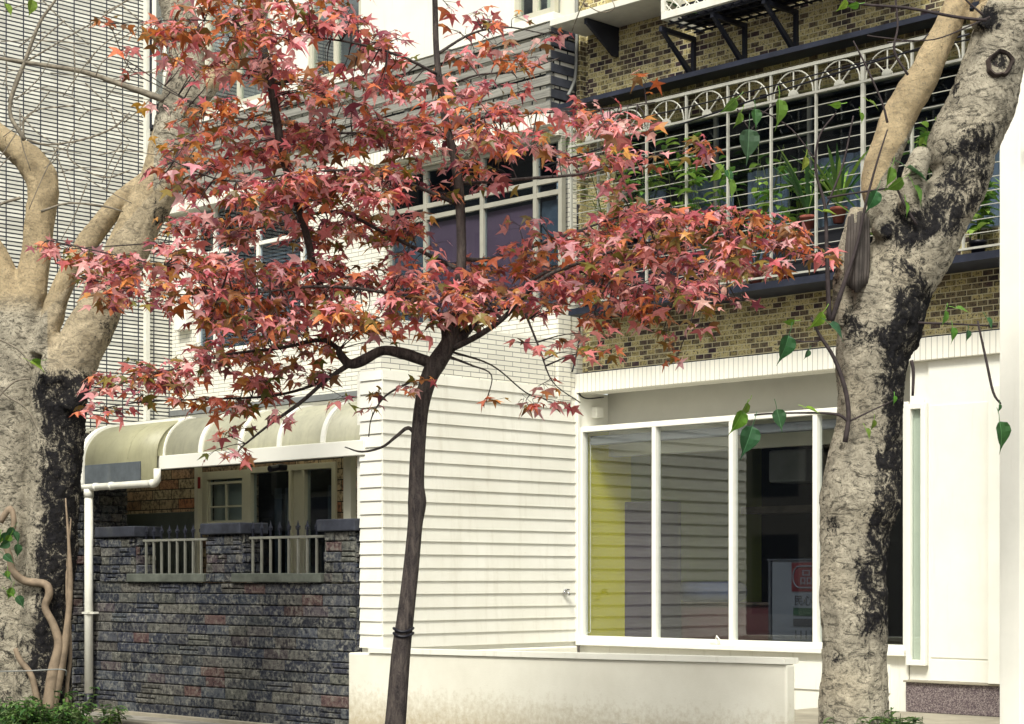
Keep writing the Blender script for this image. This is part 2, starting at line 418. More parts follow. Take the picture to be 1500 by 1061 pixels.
# ------------------------------------------------------------------ ground
struct(MB().box(-90, 60, -60, 60, -.6, -.12), 'ground', 'soil')
struct(MB().box(-80, 50, -17.0, -5.2, -.12, -.02), 'road', 'asphalt')
m = MB(); m.box(-80, 50, -5.2, -5.0, -.12, .12, .02); struct(m, 'kerb', 'concrete')
struct(MB().box(-80, 50, -5.0, -2.0, -.12, .06), 'planting_strip', 'soil')
struct(MB().box(-80, 50, -2.0, -1.85, -.3, .09, .01), 'kerb', 'concrete')
struct(MB().box(-80, 50, -1.85, 9, -.32, -.10), 'pavement', 'paving')
struct(MB().box(-80, 50, -22, -17.0, -.12, .05), 'far_pavement', 'paving')

# ------------------------------------------------------------------ brown-tiled building on the right
YB = 2.90                      # shop window plane
bb = thing('brick_building', 'brown and yellow speckled tile building with a wide shop window and caged window', 'building', (3.5, YB, 0))
XR = 8.6
z_f0 = onY(848, 577, YB).z; z_f1 = onY(848, 549, YB).z           # fascia
z_s = onY(856, 938, YB).z; z_w1 = onY(850, 627, YB).z             # shop window
cw = (.55, 6.6, 4.72, 6.38)                                       # caged window opening
m = MB(); wall_y(m, YB, YB+.25, .14, XR, z_f1+.012, 9.6, [cw]); m.build('wall', 'brown_tile', bb)
# pilaster at the left end of the tile wall
m = MB(); m.box(.002, .139, YB+.06, YB+.25, z_f1+.012, 9.6); m.box(.0, .055, YB-.035, YB+.058, z_f1+.9, 9.6); m.build('pilaster', 'brown_tile', bb)
m = MB(); m.box(-.012, XR, YB-.06, YB+.24, z_f0, z_f1, .006); m.build('fascia', 'fascia_tile', bb)
m = MB(); m.box(.0, XR, YB-.05, YB+.24, z_f1+.001, z_f1+.011); m.build('flashing', 'navy_sheet', bb)
m = MB(); m.box(.004, XR, YB+.48, YB+.6, z_w1-.3, 3.9); m.box(.004, XR, YB+.241, YB+.479, z_f0+.03, z_f0+.12); m.build('recess_wall', 'recess_shade', bb)
mx = [xY(957, YB), xY(1070, YB), xY(1193, YB)]
sx1 = xY(1329, YB)
sw = window(bb, 'shop_window', YB, .004, sx1, z_s, z_w1, mx, (), .05, .09, 'white_frame', 'shop_glass', .055)
m = MB(); m.box(.004, sx1, YB+.02, YB+.477, z_w1, z_w1+.012); m.build('window_head', 'white_plain', bb)
m = MB(); m.box(.0, .0055, YB+.001, YB+.48, z_w1-.3, z_f0+.02); m.build('recess_side', 'white_plain', bb)
m = MB(); m.box(.07, sx1-.06, YB+.10, YB+.20, z_w1-.19, z_w1-.09, .02); m.build('roller_blind', 'curtain_grey', bb)
m = MB(); m.box(.0, sx1-.001, YB-.06, YB+.12, z_s-.055, z_s-.001, .006); m.build('sill', 'white_plain', bb)
m = MB(); wall_y(m, YB+.02, YB+.2, .0, sx1-.001, -.1, z_s-.056); m.box(xY(1155, YB)+.05, sx1-.2, YB+.004, YB+.02, z_s-.42, z_s-.14, .004); m.build('base_wall', 'white_paint', bb)
# chain loop of the blind
xc = xY(862, YB+.13)
m = MB(); zb = onY(862, 928, YB+.13).z
loop = [(xc, YB+.115, z_w1-.15), (xc, YB+.115, zb+.04)]+[(xc+.022*(1-math.cos(a)), YB+.115, zb+.03-.022*math.sin(a)) for a in np.linspace(.2, math.pi-.2, 7)]+[(xc+.044, YB+.115, zb+.04), (xc+.044, YB+.115, z_w1-.15)]
m.tube(loop, .0045, 5); m.build('blind_chain', 'cord', bb)
# shop interior
m = MB(); m.box(.006, .02, YB+.101, YB+.86, .0, z_w1-.02); m.build('yellow_wall', 'yellow_wall', bb)
m = MB(); m.box(.006, .02, YB+.861, 6.2, .0, 3.6); m.build('green_wall', 'green_wall', bb)
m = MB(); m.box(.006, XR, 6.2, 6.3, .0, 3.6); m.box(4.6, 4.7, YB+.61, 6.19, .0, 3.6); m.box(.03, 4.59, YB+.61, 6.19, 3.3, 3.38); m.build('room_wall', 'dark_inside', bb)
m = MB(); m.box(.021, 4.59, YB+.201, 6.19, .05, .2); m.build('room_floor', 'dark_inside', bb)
# right part: white panels, opened sash, granite plinth
xw0 = xY(1360, YB); zg1 = onY(1400, 1002, YB).z; zg0 = onY(1400, 1046, YB).z
m = MB(); wall_y(m, YB, YB+.2, xw0, XR, zg1+.02, z_f0-.001); m.build('white_panel', 'white_plain', bb)
zsm = onY(1400, 592, YB).z
m = MB(); m.box(xw0+.03, xY(1450, YB), YB-.012, YB-.001, zg1+.24, zsm, .003); m.box(xw0+.03, xY(1450, YB), YB-.02, YB-.001, zg1+.021, zg1+.225, .004); m.build('cladding_board', 'white_plain', bb)
xp = xY(1456, YB); m = MB(); m.box(xp, xp+.5, YB-.11, YB-.001, zg1+.021, z_f0-.3, .006); m.build('door_jamb', 'white_plain', bb)
m = MB(); m.box(sx1+.02, XR, YB-.06, YB+.2, zg0, zg1, .006); m.build('plinth', 'granite', bb)
m = MB(); m.box(sx1+.01, XR, YB-.09, YB+.2, zg1+.001, zg1+.019, .004); m.build('plinth_ledge', 'concrete', bb)
xs0 = sx1+.012
sash = window(bb, 'side_window', YB-.05, xs0, xw0-.006, zg1+.16, onY(1340, 592, YB).z, (), (), .052, .06, 'white_frame', 'pale_glass')
m = MB(); m.box(xs0+.052, xw0-.058, YB+.012, YB+.02, zg1+.2, 3.2); m.build('blind', 'white_frame', bb)
m = MB(); m.box(xs0, xw0-.006, YB+.03, YB+.2, zg1+.02, z_f0-.001); m.build('side_wall', 'white_plain', bb)
struct(MB().box(sx1-.9, XR+3, -.2, YB-.061, .0305, zg0, .01), 'entrance_step', 'concrete')
# caged window on the first floor
cwf = window(bb, 'upper_window', YB+.10, cw[0], cw[1], cw[2], cw[3], [cw[0]+1.2*k+.1 for k in range(1, 5)], [5.98], .04, .06, 'grey_metal', 'dark_glass', .03)
for (a, b, zz) in ((.7, 1.1, 4.75), (1.35, 2.0, 4.75), (2.2, 2.75, 4.75), (3.05, 3.85, 4.75), (4.8, 5.4, 4.75)):
    n = int((b-a)/.03); m = MB()
    for k in range(n):
        x0 = a+(b-a)*k/n; x1 = a+(b-a)*(k+1)/n; ya = YB+.22+.018*math.sin(k*1.3); yb_ = YB+.22+.018*math.sin((k+1)*1.3)
        m.quad((x0, ya, zz), (x1, yb_, zz), (x1, yb_, 5.72), (x0, ya, 5.72)); m.quad((x0, ya+.004, 5.72), (x1, yb_+.004, 5.72), (x1, yb_+.004, zz), (x0, ya+.004, zz))
    m.build('curtain', 'curtain_grey', bb)
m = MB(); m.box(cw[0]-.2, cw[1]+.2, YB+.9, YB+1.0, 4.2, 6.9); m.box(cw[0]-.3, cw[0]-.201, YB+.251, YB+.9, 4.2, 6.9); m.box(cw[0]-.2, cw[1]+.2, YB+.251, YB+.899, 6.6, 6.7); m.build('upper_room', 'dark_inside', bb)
m = MB()  # sloping rain hood over the cage
zh = 6.60
m.add([(.2, YB-.55, zh), (XR-1, YB-.55, zh), (XR-1, YB-.002, zh+.10), (.2, YB-.002, zh+.10), (.2, YB-.55, zh+.05), (XR-1, YB-.55, zh+.05), (XR-1, YB-.002, zh+.2), (.2, YB-.002, zh+.2)],
      [(0, 3, 2, 1), (4, 5, 6, 7), (0, 1, 5, 4), (1, 2, 6, 5), (2, 3, 7, 6), (3, 0, 4, 7)]); m.build('rain_hood', 'navy_sheet', bb)

# ------------------------------------------------------------------ window grille
YG = 2.45
gr = thing('window_grille', 'white iron security grille with fan arches over the upper window of the brown building', 'grille', (3.3, YG, 4.4))
gx = [.31+.54*k for k in range(12)]; GT, GM, GB = 6.47, 6.19, 4.47
for k, x in enumerate(gx):
    w = .020 if k == 7 else .010
    m = MB(); m.box(x-w, x+w, YG-.014, YG+.014, GB, GT); m.build('post', 'grille_paint', gr)
m = MB(); m.box(gx[0]-.01, gx[0]+.01, YB-.03, YB-.002, GB, GT); m.build('post', 'grille_paint', gr)
for z, h in ((GT, .016), (GM, .012), (GB, .010)):
    m = MB(); m.box(gx[0]-.03, gx[-1]+.03, YG-.018, YG+.016, z-h, z+h); m.box(gx[0]-.012, gx[0]+.012, YG+.017, YB-.002, z-h, z+h); m.build('rail', 'grille_paint', gr)
z = GM-.122
while z > GB+.05:
    m = MB(); m.tube([(gx[0], YB-.004, z), (gx[0], YG+.021, z), (gx[0]+.001, YG+.02, z), (gx[-1], YG+.02, z)], .0050, 6); m.build('bar', 'grille_paint', gr); z -= .122
for k in range(11):
    m = MB(); xc = (gx[k]+gx[k+1])/2; r = .235
    m.tube([(xc+r*math.cos(a), YG-.002, GM+.02+r*math.sin(a)) for a in np.linspace(0, math.pi, 15)], .008, 6)
    for a in (R(45), R(90), R(135)): m.tube([(xc+.04*math.cos(a), YG, GM+.02+.04*math.sin(a)), (xc+r*math.cos(a), YG, GM+.02+r*math.sin(a))], .008, 6)
    m.add([(xc+.055*math.cos(a), YG-.016, GM+.016+.055*math.sin(a)) for a in np.linspace(0, math.pi, 9)]+[(xc+.055*math.cos(a), YG+.012, GM+.016+.055*math.sin(a)) for a in np.linspace(0, math.pi, 9)],
          [tuple(range(9)), tuple(range(17, 8, -1))]+[(i, i+9, i+10, i+1) for i in range(8)])
    m.build('fan_arch', 'grille_paint', gr)
m = MB(); m.box(gx[0], gx[-1], YG-.05, YB-.004, GB-.12, GB-.09)
for k in range(5): m.box(gx[0], gx[-1], YG-.045+k*.09, YG-.02+k*.09, GB-.089, GB-.05)
m.build('tray', 'navy_sheet', gr)
# potted plants in the cage ----------------------------------------------------
def leaf_blade(m, base, d, length, width, droop, col, seg=5, fold=.25):
    d = Vector(d).normalized(); side = d.cross(Vector((0, 0, 1)))
    side = side.normalized() if side.length > .01 else Vector((1, 0, 0))
    vs = []; p = Vector(base)
    for i in range(seg+1):
        f = i/seg; w = width*math.sin(math.pi*min(.97, .08+f*.9))**.8*(1 if f < .97 else .15)
        up = Vector((0, 0, 1)); nn = side.cross(d)
        vs += [p-side*w*.5+nn*w*fold, p, p+side*w*.5+nn*w*fold]
        d = (d+Vector((0, 0, -droop/seg))).normalized(); p = p+d*(length/seg)
    fs = []
    for i in range(seg):
        a = i*3; fs += [(a, a+1, a+4, a+3), (a+1, a+2, a+5, a+4)]
    m.add(vs, fs, col)
def gcol(lo=0, bright=1.0):
    bright *= 1.9
    g = random.random(); base = [(.022, .06, .018), (.05, .11, .022), (.10, .17, .03), (.16, .24, .05)]
    c = base[min(3, int(g*g*4)+lo)]; k = bright*random.uniform(.8, 1.25); return tuple(v*k for v in c)
def pot_plant(x, kind, label, h, y=YG+.2, mat='terracotta', zb=GB-.049):
    r_ = thing('potted_plant', label, 'potted plant', (x, y, zb), 'potted plants standing in the window cage')
    if kind != 'palm' or True:
        m = MB(); m.lathe((x, y, zb), [(.05, 0), (.075, .12), (.078, .12), (.084, .122), (.084, .15), (.07, .15), (.068, .13)], 16); m.build('pot', mat, r_, True)
    m = MB(); top = Vector((x, y, zb+.13))
    if kind == 'palm':
        for k in range(12):
            a = random.uniform(0, 2*math.pi); up = random.uniform(.5, 1.6); d = Vector((math.cos(a)*.6, math.sin(a)*.3, up)).normalized()
            p = top.copy(); pts = []
            for i in range(9):
                pts.append(p.copy()); d = (d+Vector((math.cos(a)*.10, math.sin(a)*.05, -.13))).normalized(); p += d*h*.13
            m.tube(pts, [.006*(1-i/10) for i in range(9)], 4, col=(.06, .10, .03))
            for i in range(2, 9):
                dd = (pts[i]-pts[i-1]).normalized(); sd = dd.cross(Vector((0, 0, 1))).normalized() if abs(dd.z) < .99 else Vector((1, 0, 0))
                for s_ in (-1, 1):
                    for q in (0, .5): leaf_blade(m, pts[i]-dd*q*h*.13, dd*.6+sd*s_*.9, .17, .016, .5, gcol(1 if random.random() < .4 else 0), 3)
    elif kind == 'strap':
        for k in range(26):
            a = random.uniform(0, 2*math.pi); leaf_blade(m, top, (math.cos(a)*.5, math.sin(a)*.4, random.uniform(.7, 1.6)), h*random.uniform(.6, 1.1), .045, .9, gcol(0, 1.1), 6)
    else:
        for st in range(7):
            a = random.uniform(0, 6.28); d = Vector((math.cos(a)*.25, math.sin(a)*.2, 1)); pts = [top+d*h*.9*f for f in (0, .35, .7, 1)]
            m.tube(pts, [.006, .005, .004, .003], 5, col=(.07, .10, .03))
            for k in range(9):
                f = random.uniform(.2, 1); b = random.uniform(0, 6.28); leaf_blade(m, top+d*h*.9*f, (math.cos(b), math.sin(b)*.8, random.uniform(0, .9)), random.uniform(.12, .20), .075, .8, gcol(1, 1.1), 4)
    m.build('leaves', 'green_leaf', r_, True)
pot_plant(.68, 'palm', 'feathery green palm filling the left end of the window cage', 1.5, YG+.15, zb=GB+.55)
pot_plant(1.2, 'leafy', 'leafy plant right beside the feathery palm in the window cage', 1.2, YG+.15, zb=GB+.3)
pot_plant(1.65, 'leafy', 'leafy plant hanging over the maple branch tips in the window cage', 1.35, YG+.15, zb=GB+.3)
pot_plant(2.1, 'leafy', 'bushy light green plant behind the upper maple tips in the window cage', 1.2, YG+.15)
pot_plant(2.7, 'leafy', 'tallest broad-leaved plant in the middle of the window cage', 1.4, YG+.15)
pot_plant(3.05, 'leafy', 'broad-leaved plant directly left of the terracotta pots', 1.15, YG+.18)
pot_plant(3.36, 'strap', 'strap-leaved plant on a raised terracotta pot near the wide grille post', .75, YG+.13, zb=GB+.42)
pot_plant(3.72, 'strap', 'smaller strap-leaved plant in the raised terracotta pot closest to the leaning trunk', .7, YG+.13, zb=GB+.45)
MB().box(3.2, 3.9, YG+.04, YB-.01, GB-.04, GB+.418).build('shelf_box', 'dark_inside', gr)
MB().box(.45, 1.9, YG+.04, YB-.01, GB-.04, GB+.298).build('shelf_box', 'dark_inside', gr)
MB().box(.5, .9, YG+.05, YB-.02, GB+.299, GB+.548).build('shelf_box', 'dark_inside', gr)
pot_plant(4.2, 'strap', 'arching dark green plant behind the pale left limb in the window cage', 1.1, mat='black_plastic')
pot_plant(4.75, 'leafy', 'leafy plant seen between the two limbs of the leaning tree', 1.3, mat='black_plastic')
pot_plant(5.2, 'leafy', 'leafy plant low in the cage right of the leaning trunk', .6, mat='black_plastic')
pot_plant(5.7, 'strap', 'spiky plant at the right end of the window cage next to the white column', .8)
# ------------------------------------------------------------------ air-conditioner shelf and lattice cage, top edge
ac = thing('lattice_cage', 'white lattice cage on black brackets at the top edge of the brown tile wall', 'window cage', (3.5, YB, 7.4))
p0 = onY(970, 30, 2.3)
zc = p0.z; xa = p0.x; xb = xa+3.0
m = MB(); m.box(xa, xb, 2.28, 2.33, zc, zc+.075, .004); m.box(xa, xa+.05, 2.28, 2.33, zc+.076, zc+.9); m.box(xa, xa+.05, 2.331, YB-.002, zc, zc+.075, .004); m.build('frame', 'white_metal', ac)
m = MB()
for k in range(-8, 26):
    x = xa+.05+k*.12; h = .8
    for s_ in (1, -1):
        x0, x1 = (x, x+h) if s_ > 0 else (x+h, x); z0, z1 = zc+.07, zc+.87
        lo = max(xa+.05, min(x0, x1)); hi = min(xb, max(x0, x1))
        if hi <= lo: continue
        fz = lambda xx: z0+(z1-z0)*(xx-x0)/(x1-x0)
        m.tube([(lo, 2.305, fz(lo)), (hi, 2.305, fz(hi))], .006, 5)
m.build('lattice', 'white_metal', ac)
m = MB()
for k in range(26): m.box(xa+.06+k*.115, xa+.075+k*.115, 2.34, YB-.004, zc-.02, zc-.005)
for y in (2.36, 2.5, 2.64, 2.78): m.box(xa+.02, xb, y, y+.02, zc-.04, zc-.021)
m.build('floor_grid', 'dark_metal', ac)
for px in (1018, 1093, 1168):
    x = xY(px, YB)
    m = MB(); m.box(x-.02, x+.02, 2.34, YB-.003, zc-.09, zc-.041); m.box(x-.02, x+.02, YB-.045, YB-.003, zc-.52, zc-.091)
    m.add([(x-.018, 2.36, zc-.09), (x+.018, 2.36, zc-.09), (x+.018, 2.41, zc-.09), (x-.018, 2.41, zc-.09), (x-.018, YB-.046, zc-.5), (x+.018, YB-.046, zc-.5), (x+.018, YB-.046, zc-.42), (x-.018, YB-.046, zc-.42)],
          [(0, 1, 5, 4), (1, 2, 6, 5), (2, 3, 7, 6), (3, 0, 4, 7), (0, 3, 2, 1), (4, 5, 6, 7)])
    m.build('bracket', 'dark_metal', ac)
# plants hinted behind the lattice
m = MB()
for k in range(90):
    a = random.uniform(0, 6.28); leaf_blade(m, (random.uniform(xa+.1, xb-.1), random.uniform(2.4, 2.8), zc+random.uniform(0, .35)), (math.cos(a), math.sin(a), random.uniform(.2, 1.4)), random.uniform(.12, .25), .05, .8, gcol(0, .8), 4)
pl = thing('planter', 'dark leafy plants standing inside the lattice cage', 'plants', (xa+1.5, 2.6, zc)); m.build('leaves', 'green_leaf', pl, True)
m = MB(); m.box(xa+.15, xb-.15, 2.42, 2.8, zc, zc+.16, .01); m.build('trough', 'black_plastic', pl)
sh = thing('metal_shelf', 'white flat metal shelf on a black bracket beside the lattice cage', 'shelf', (.8, YB, 7.6))
q0 = onY(853, 18, 2.35); q1 = onY(958, 2, 2.35); zs_ = q0.z-.06
m = MB(); m.box(.1, q1.x, 2.33, YB-.003, zs_, zs_+.07, .005); m.build('top', 'white_metal', sh)
x = xY(905, YB)
m = MB(); m.box(x-.02, x+.02, 2.38, YB-.003, zs_-.06, zs_-.001)
m.add([(x-.02, 2.4, zs_-.06), (x+.02, 2.4, zs_-.06), (x+.02, YB-.005, zs_-.06), (x-.02, YB-.005, zs_-.06), (x-.02, YB-.08, zs_-.32), (x+.02, YB-.08, zs_-.32), (x+.02, YB-.005, zs_-.32), (x-.02, YB-.005, zs_-.32)],
      [(0, 1, 5, 4), (1, 2, 6, 5), (2, 3, 7, 6), (3, 0, 4, 7), (0, 3, 2, 1), (4, 5, 6, 7)]); m.build('bracket', 'dark_metal', sh)
# ------------------------------------------------------------------ white tiled building in the middle
YM = 2.55; XL = -7.33
wb = thing('white_tiled_building', 'white tiled building with lap siding and a grey slat screen, behind the red maple', 'building', (-3.5, YM, 0))
zt = 3.60                                               # top of lap siding
ZP = onX(690, 482, -.02).z                              # parapet top
BH = .1355
# annex core + lap boards
m = MB(); m.box(-.46, -.02, .06, YB-.001, 0, zt-.002); m.box(-.33, -.02, .02, .059, 0, zt-.002); m.build('annex_core', 'white_plain', wb)
def lap_x(m, X, y0, y1, z0, z1):
    z = z0
    while z < z1-.01:
        t_ = min(z+BH, z1)
        y0_, y1_ = y0, y1; ja, jb = random.uniform(-.003, .003), random.uniform(-.003, .003)
        m.add([(X+.016, y0_, z+ja), (X+.016, y1_, z+jb), (X+.001, y1_, t_), (X+.001, y0_, t_), (X-.02, y0_, z), (X-.02, y1_, z), (X-.02, y1_, t_), (X-.02, y0_, t_)],
              [(0, 1, 2, 3), (0, 4, 5, 1), (3, 2, 6, 7), (0, 3, 7, 4), (1, 5, 6, 2)])
        z += BH
def lap_y(m, Y, x0, x1, z0, z1):
    z = z0
    while z < z1-.01:
        t_ = min(z+BH, z1)
        m.add([(x0, Y-.016, z), (x1, Y-.016, z), (x1, Y-.001, t_), (x0, Y-.001, t_), (x0, Y+.02, z), (x1, Y+.02, z), (x1, Y+.02, t_), (x0, Y+.02, t_)],
              [(0, 1, 2, 3), (0, 4, 5, 1), (3, 2, 6, 7), (0, 3, 7, 4), (1, 5, 6, 2)])
        z += BH
zl0 = onX(604, 929, 0).z-BH*1
m = MB(); lap_x(m, 0, .0, YB-.05, zl0, zt); m.build('lap_siding', 'siding_paint', wb)
m = MB(); lap_y(m, .0, xY(528, 0), -.002, zl0, zt); m.build('corner_siding', 'white_plain', wb)
m = MB(); m.box(-.002, .02, YB-.049, YB-.061+.0, zl0, z_f0); m.box(-.02, .03, YB-.048, YB-.003, zl0, z_f0-.01, .004); m.build('corner_trim', 'white_frame', wb)
m = MB(); m.box(xY(517, .03), xY(528, 0)-.002, .045, .3, .3, onY(522, 765, .04).z); m.build('tile_strip', 'strip_tile', wb)
# parapet of the terrace above the annex
m = MB(); m.box(-.12, -.018, .0, YM-.02, zt+.001, ZP); m.box(-.337, -.121, .0, .12, zt+.001, ZP-.02); m.build('parapet', 'white_tile', wb)
m = MB(); m.box(-.337, -.121, .121, YM, zt-.12, zt-.0); m.build('terrace_floor', 'concrete', wb)
# first floor wall with windows
def pxz(px, py, Y=YM): p = onY(px, py, Y); return p.x, p.z
w1x0 = xY(283, YM); w1x1 = xY(452, YM); w1z1 = pxz(290, 300)[1]; w1z0 = pxz(290, 520)[1]
w2x0 = xY(562, YM); w2x1 = xY(818, YM); w2z1 = pxz(815, 198)[1]; w2z0 = pxz(815, 450)[1]
zb0 = onY(805, 183, 2.43).z; zsl0 = onY(805, 163, 2.43).z; zsl1 = onY(805, 30, 2.43).z
m = MB(); wall_y(m, YM, YM+.2, XL+.001, -.001, 3.45, zb0-.001, [(w1x0, w1x1, w1z0, w1z1), (w2x0, w2x1, w2z0, w2z1)])
m.box(-.2, -.002, YM+.201, YB+.2, zt+.002, zb0-.001); m.build('wall', 'white_tile', wb)
tz1 = pxz(323, 366)[1]
window(wb, 'window', YM+.05, w1x0, w1x1, w1z0, w1z1, [xY(309, YM), xY(372, YM), xY(437, YM)], [tz1, ], .05, .07, 'white_frame', 'dark_glass')
tz2 = pxz(768, 270)[1]
window(wb, 'window', YM+.05, w2x0, w2x1, w2z0, w2z1, [xY(617, YM), xY(700, YM), xY(778, YM)], [tz2, tz2-.14], .055, .07, 'muted_frame', 'dark_glass')
m = MB(); m.box(xY(619, YM), xY(776, YM), YM+.13, YM+.15, w2z0+.1, tz2-.2); m.build('screen', 'purple_screen', wb)
m = MB()
for k in range(int((tz1-w1z0)/.05)): m.box(w1x0+.06, w1x1-.06, YM+.15, YM+.16, w1z0+.03+k*.05, w1z0+.06+k*.05)
m.build('blind', 'patch_grey', wb)
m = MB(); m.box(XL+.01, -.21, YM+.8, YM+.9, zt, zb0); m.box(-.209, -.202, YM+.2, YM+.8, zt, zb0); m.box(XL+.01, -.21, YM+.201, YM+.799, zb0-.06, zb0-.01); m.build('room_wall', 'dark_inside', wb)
m = MB(); m.box(xY(781, YM), xY(813, YM), YM+.14, YM+.15, w2z0+.06, tz2-.2); m.build('curtain', 'patch_grey', wb); m = MB(); m.box(xY(566, YM), xY(612, YM), YM+.14, YM+.15, w2z0+.06, tz2-.2); m.build('curtain', 'patch_grey', wb)
m = MB(); m.box(w1x0-.28, w1x0-.02, YM-.12, YM-.002, w1z0+.35, w1z0+1.3, .01); m.build('window_box', 'pale_sheet' if 'pale_sheet' in MAT else 'white_frame', wb)
# band, slat screen, second floor
m = MB(); m.box(XL+.001, .012, 2.40, YB-.002, zb0, zsl0, .004); m.build('floor_band', 'fascia_tile', wb)
m = MB(); m.box(XL+.001, -.05, YM+.12, YM+.3, zsl0+.001, zsl1); m.box(-.048, -.03, YM+.0, YB, zsl0+.001, zsl1); m.build('balcony_wall', 'strip_tile', wb)
n = 7; pitch = (zsl1-zsl0)/n
for k in range(n):
    z0 = zsl0+.02+k*pitch
    m = MB(); m.box(XL+.02, .0, 2.43, 2.455, z0, z0+pitch*.66, .003)
    m.build('slat', 'slat_wood', wb)
    m = MB(); m.box(-.026, -.003, 2.456, YB-.003, z0, z0+pitch*.66, .003); m.build('slat', 'dark_slat', wb)
for k in range(10): x = -.05-k*.78; MB().box(x-.03, x+.03, 2.456, 2.50, zsl0+.002, zsl1).build('slat_post', 'grey_metal', wb)
a0, a1 = xY(450, 2.43), xY(528, 2.43); b0, b1 = xY(752, 2.43), xY(812, 2.43)-.02; zz1 = 9.6; c0, c1 = xY(300, 2.43), xY(395, 2.43)
hz0 = zsl1+.09
m = MB(); wall_y(m, 2.44, 2.6, XL+.001, .0, zsl1+.001, zz1, [(c0, c1, hz0, 9.3), (a0, a1, hz0, 9.3), (b0, b1, hz0, 9.3)]); m.box(-.2, -.0, 2.601, YB+.2, zsl1+.001, zz1); m.build('upper_wall', 'white_plain', wb)
for (q0_, q1_) in ((c0, c1), (a0, a1), (b0, b1)):
    window(wb, 'window', 2.45, q0_, q1_, hz0, 9.3, [(q0_+q1_)/2], [], .06, .07, 'cream_frame', 'pale_glass')
m = MB(); m.box(XL+.01, -.21, 3.2, 3.3, zsl1, zz1); m.build('upper_room', 'curtain_grey', wb)
# porch wall behind the fence
YP = 1.35; XE = xY(524, YP)
px0, px1 = xY(298, YP), xY(364, YP); dx1 = xY(494, YP)
pzt = onY(330, 690, YP).z; dzt = onY(430, 681, YP).z; pzb = onY(330, 772, YP).z-.05
m = MB(); wall_y(m, YP, YP+.15, -8.5, -.461, .03, 3.45, [(px0, px1, pzb, pzt), (px1+.001, dx1, .35, dzt)]); m.build('porch_wall', 'tan_stone', wb)
window(wb, 'porch_window', YP-.02, px0, px1, pzb, pzt, [], [], .10, .09, 'cream_frame', 'dark_glass', skip=(0,))
window(wb, 'porch_window', YP-.005, px0+.10, px1-.10, pzb+.1, pzt-.13, [(px0+px1)/2], [pzb+.3, pzb+.85], .03, .05, 'cream_frame', 'dark_glass', .022)
m = MB(); m.box(px0+.1, px1-.1, YP+.09, YP+.1, pzb, pzt); m.build('blind', 'cream_frame', wb)
dm = [xY(427, YP), xY(446, YP)]
window(wb, 'porch_door', YP-.03, px1+.002, dx1, .35, dzt, dm, [], .07, .1, 'cream_frame', 'dark_glass', .05, skip=(1,))
m = MB(); m.box(dm[0]+.026, dm[1]-.026, YP+.01, YP+.03, .42, dzt-.07); m.build('door_panel', 'cream_frame', wb)
for a, b in ((px1+.25, dm[0]-.45), (dm[0]-.38, dm[0]-.10), (dm[1]+.18, dm[1]+.42)):
    m = MB(); m.box(a, b, YP+.2, YP+.21, .4, dzt-.25, .004); m.build('door_curtain', 'patch_grey', wb)
m = MB(); m.box(-8.4, -.5, 2.2, 2.3, .03, 3.4); m.build('hall_wall', 'dark_inside', wb)
gx0, gx1 = xY(168, YP), xY(289, YP); gz = onY(230, 752, YP).z
m = MB(); m.box(gx0, gx1, YP-.06, YP-.002, .5, gz, .006); m.box(gx0+.1, gx1-.1, YP-.066, YP-.061, .55, gz-.07); m.build('meter_panel', 'panel_grey', wb)
jx = xY(293, YP-.1); m = MB(); m.box(jx-.035, jx+.035, YP-.16, YP-.09, .03, 3.2, .004); m.build('porch_post', 'cream_frame', wb)
m = MB(); m.box(xY(291, YP-.18)-.02, xY(291, YP-.18)+.02, YP-.185, YP-.165, onY(291, 716, YP-.18).z, onY(291, 699, YP-.18).z, .004); m.build('red_plate', 'red_paint', wb)
jx = xY(518, .5); m = MB(); m.box(jx-.10, jx+.02, .44, .52, .03, 2.85, .004); m.build('gate_jamb', 'cream_frame', wb)
jx = xY(530.5, .2); m = MB(); m.box(jx-.05, jx+.02, .32, .37, .03, 2.88, .004); m.build('gate_edge', 'teal_paint', wb)
struct(MB().box(-5.49, -.47, .2, YP-.001, -.09, .3), 'porch_floor', 'porch_tile')

# ------------------------------------------------------------------ building on the left
lb = thing('louvred_tile_building', 'tall pale building on the left faced in thin white tiles with dark joints', 'building', (-9, 2, 0))
m = MB(); m.box(XL-18, XL, -.6, 7, 3.25, 10.2); m.build('wall', 'louver_tile', lb)
m = MB(); m.box(XL-.02, XL+.07, 2.08, 2.14, 3.35, 10); m.build('corner_pipe', 'white_metal', lb)
yc0 = yX(216, XL+.02); yc1 = yX(246, XL+.02); zc0 = onX(216, 190, XL).z
m = MB(); m.box(XL+.002, XL+.10, yc0, yc1, zc0, 10.1, .005); m.build('window_reveal', 'dark_metal', lb)
m = MB()
for k in range(3): m.box(XL+.10, XL+.14, yc0+.02+k*.17, yc0+.06+k*.17, zc0+.05, 10.0)
m.build('window_frame', 'white_frame', lb)
m = MB(); m.box(XL+.101, XL+.125, yc0+.062, yc1-.02, zc0+.35, 10.0); m.build('window_pane', 'pale_glass', lb)
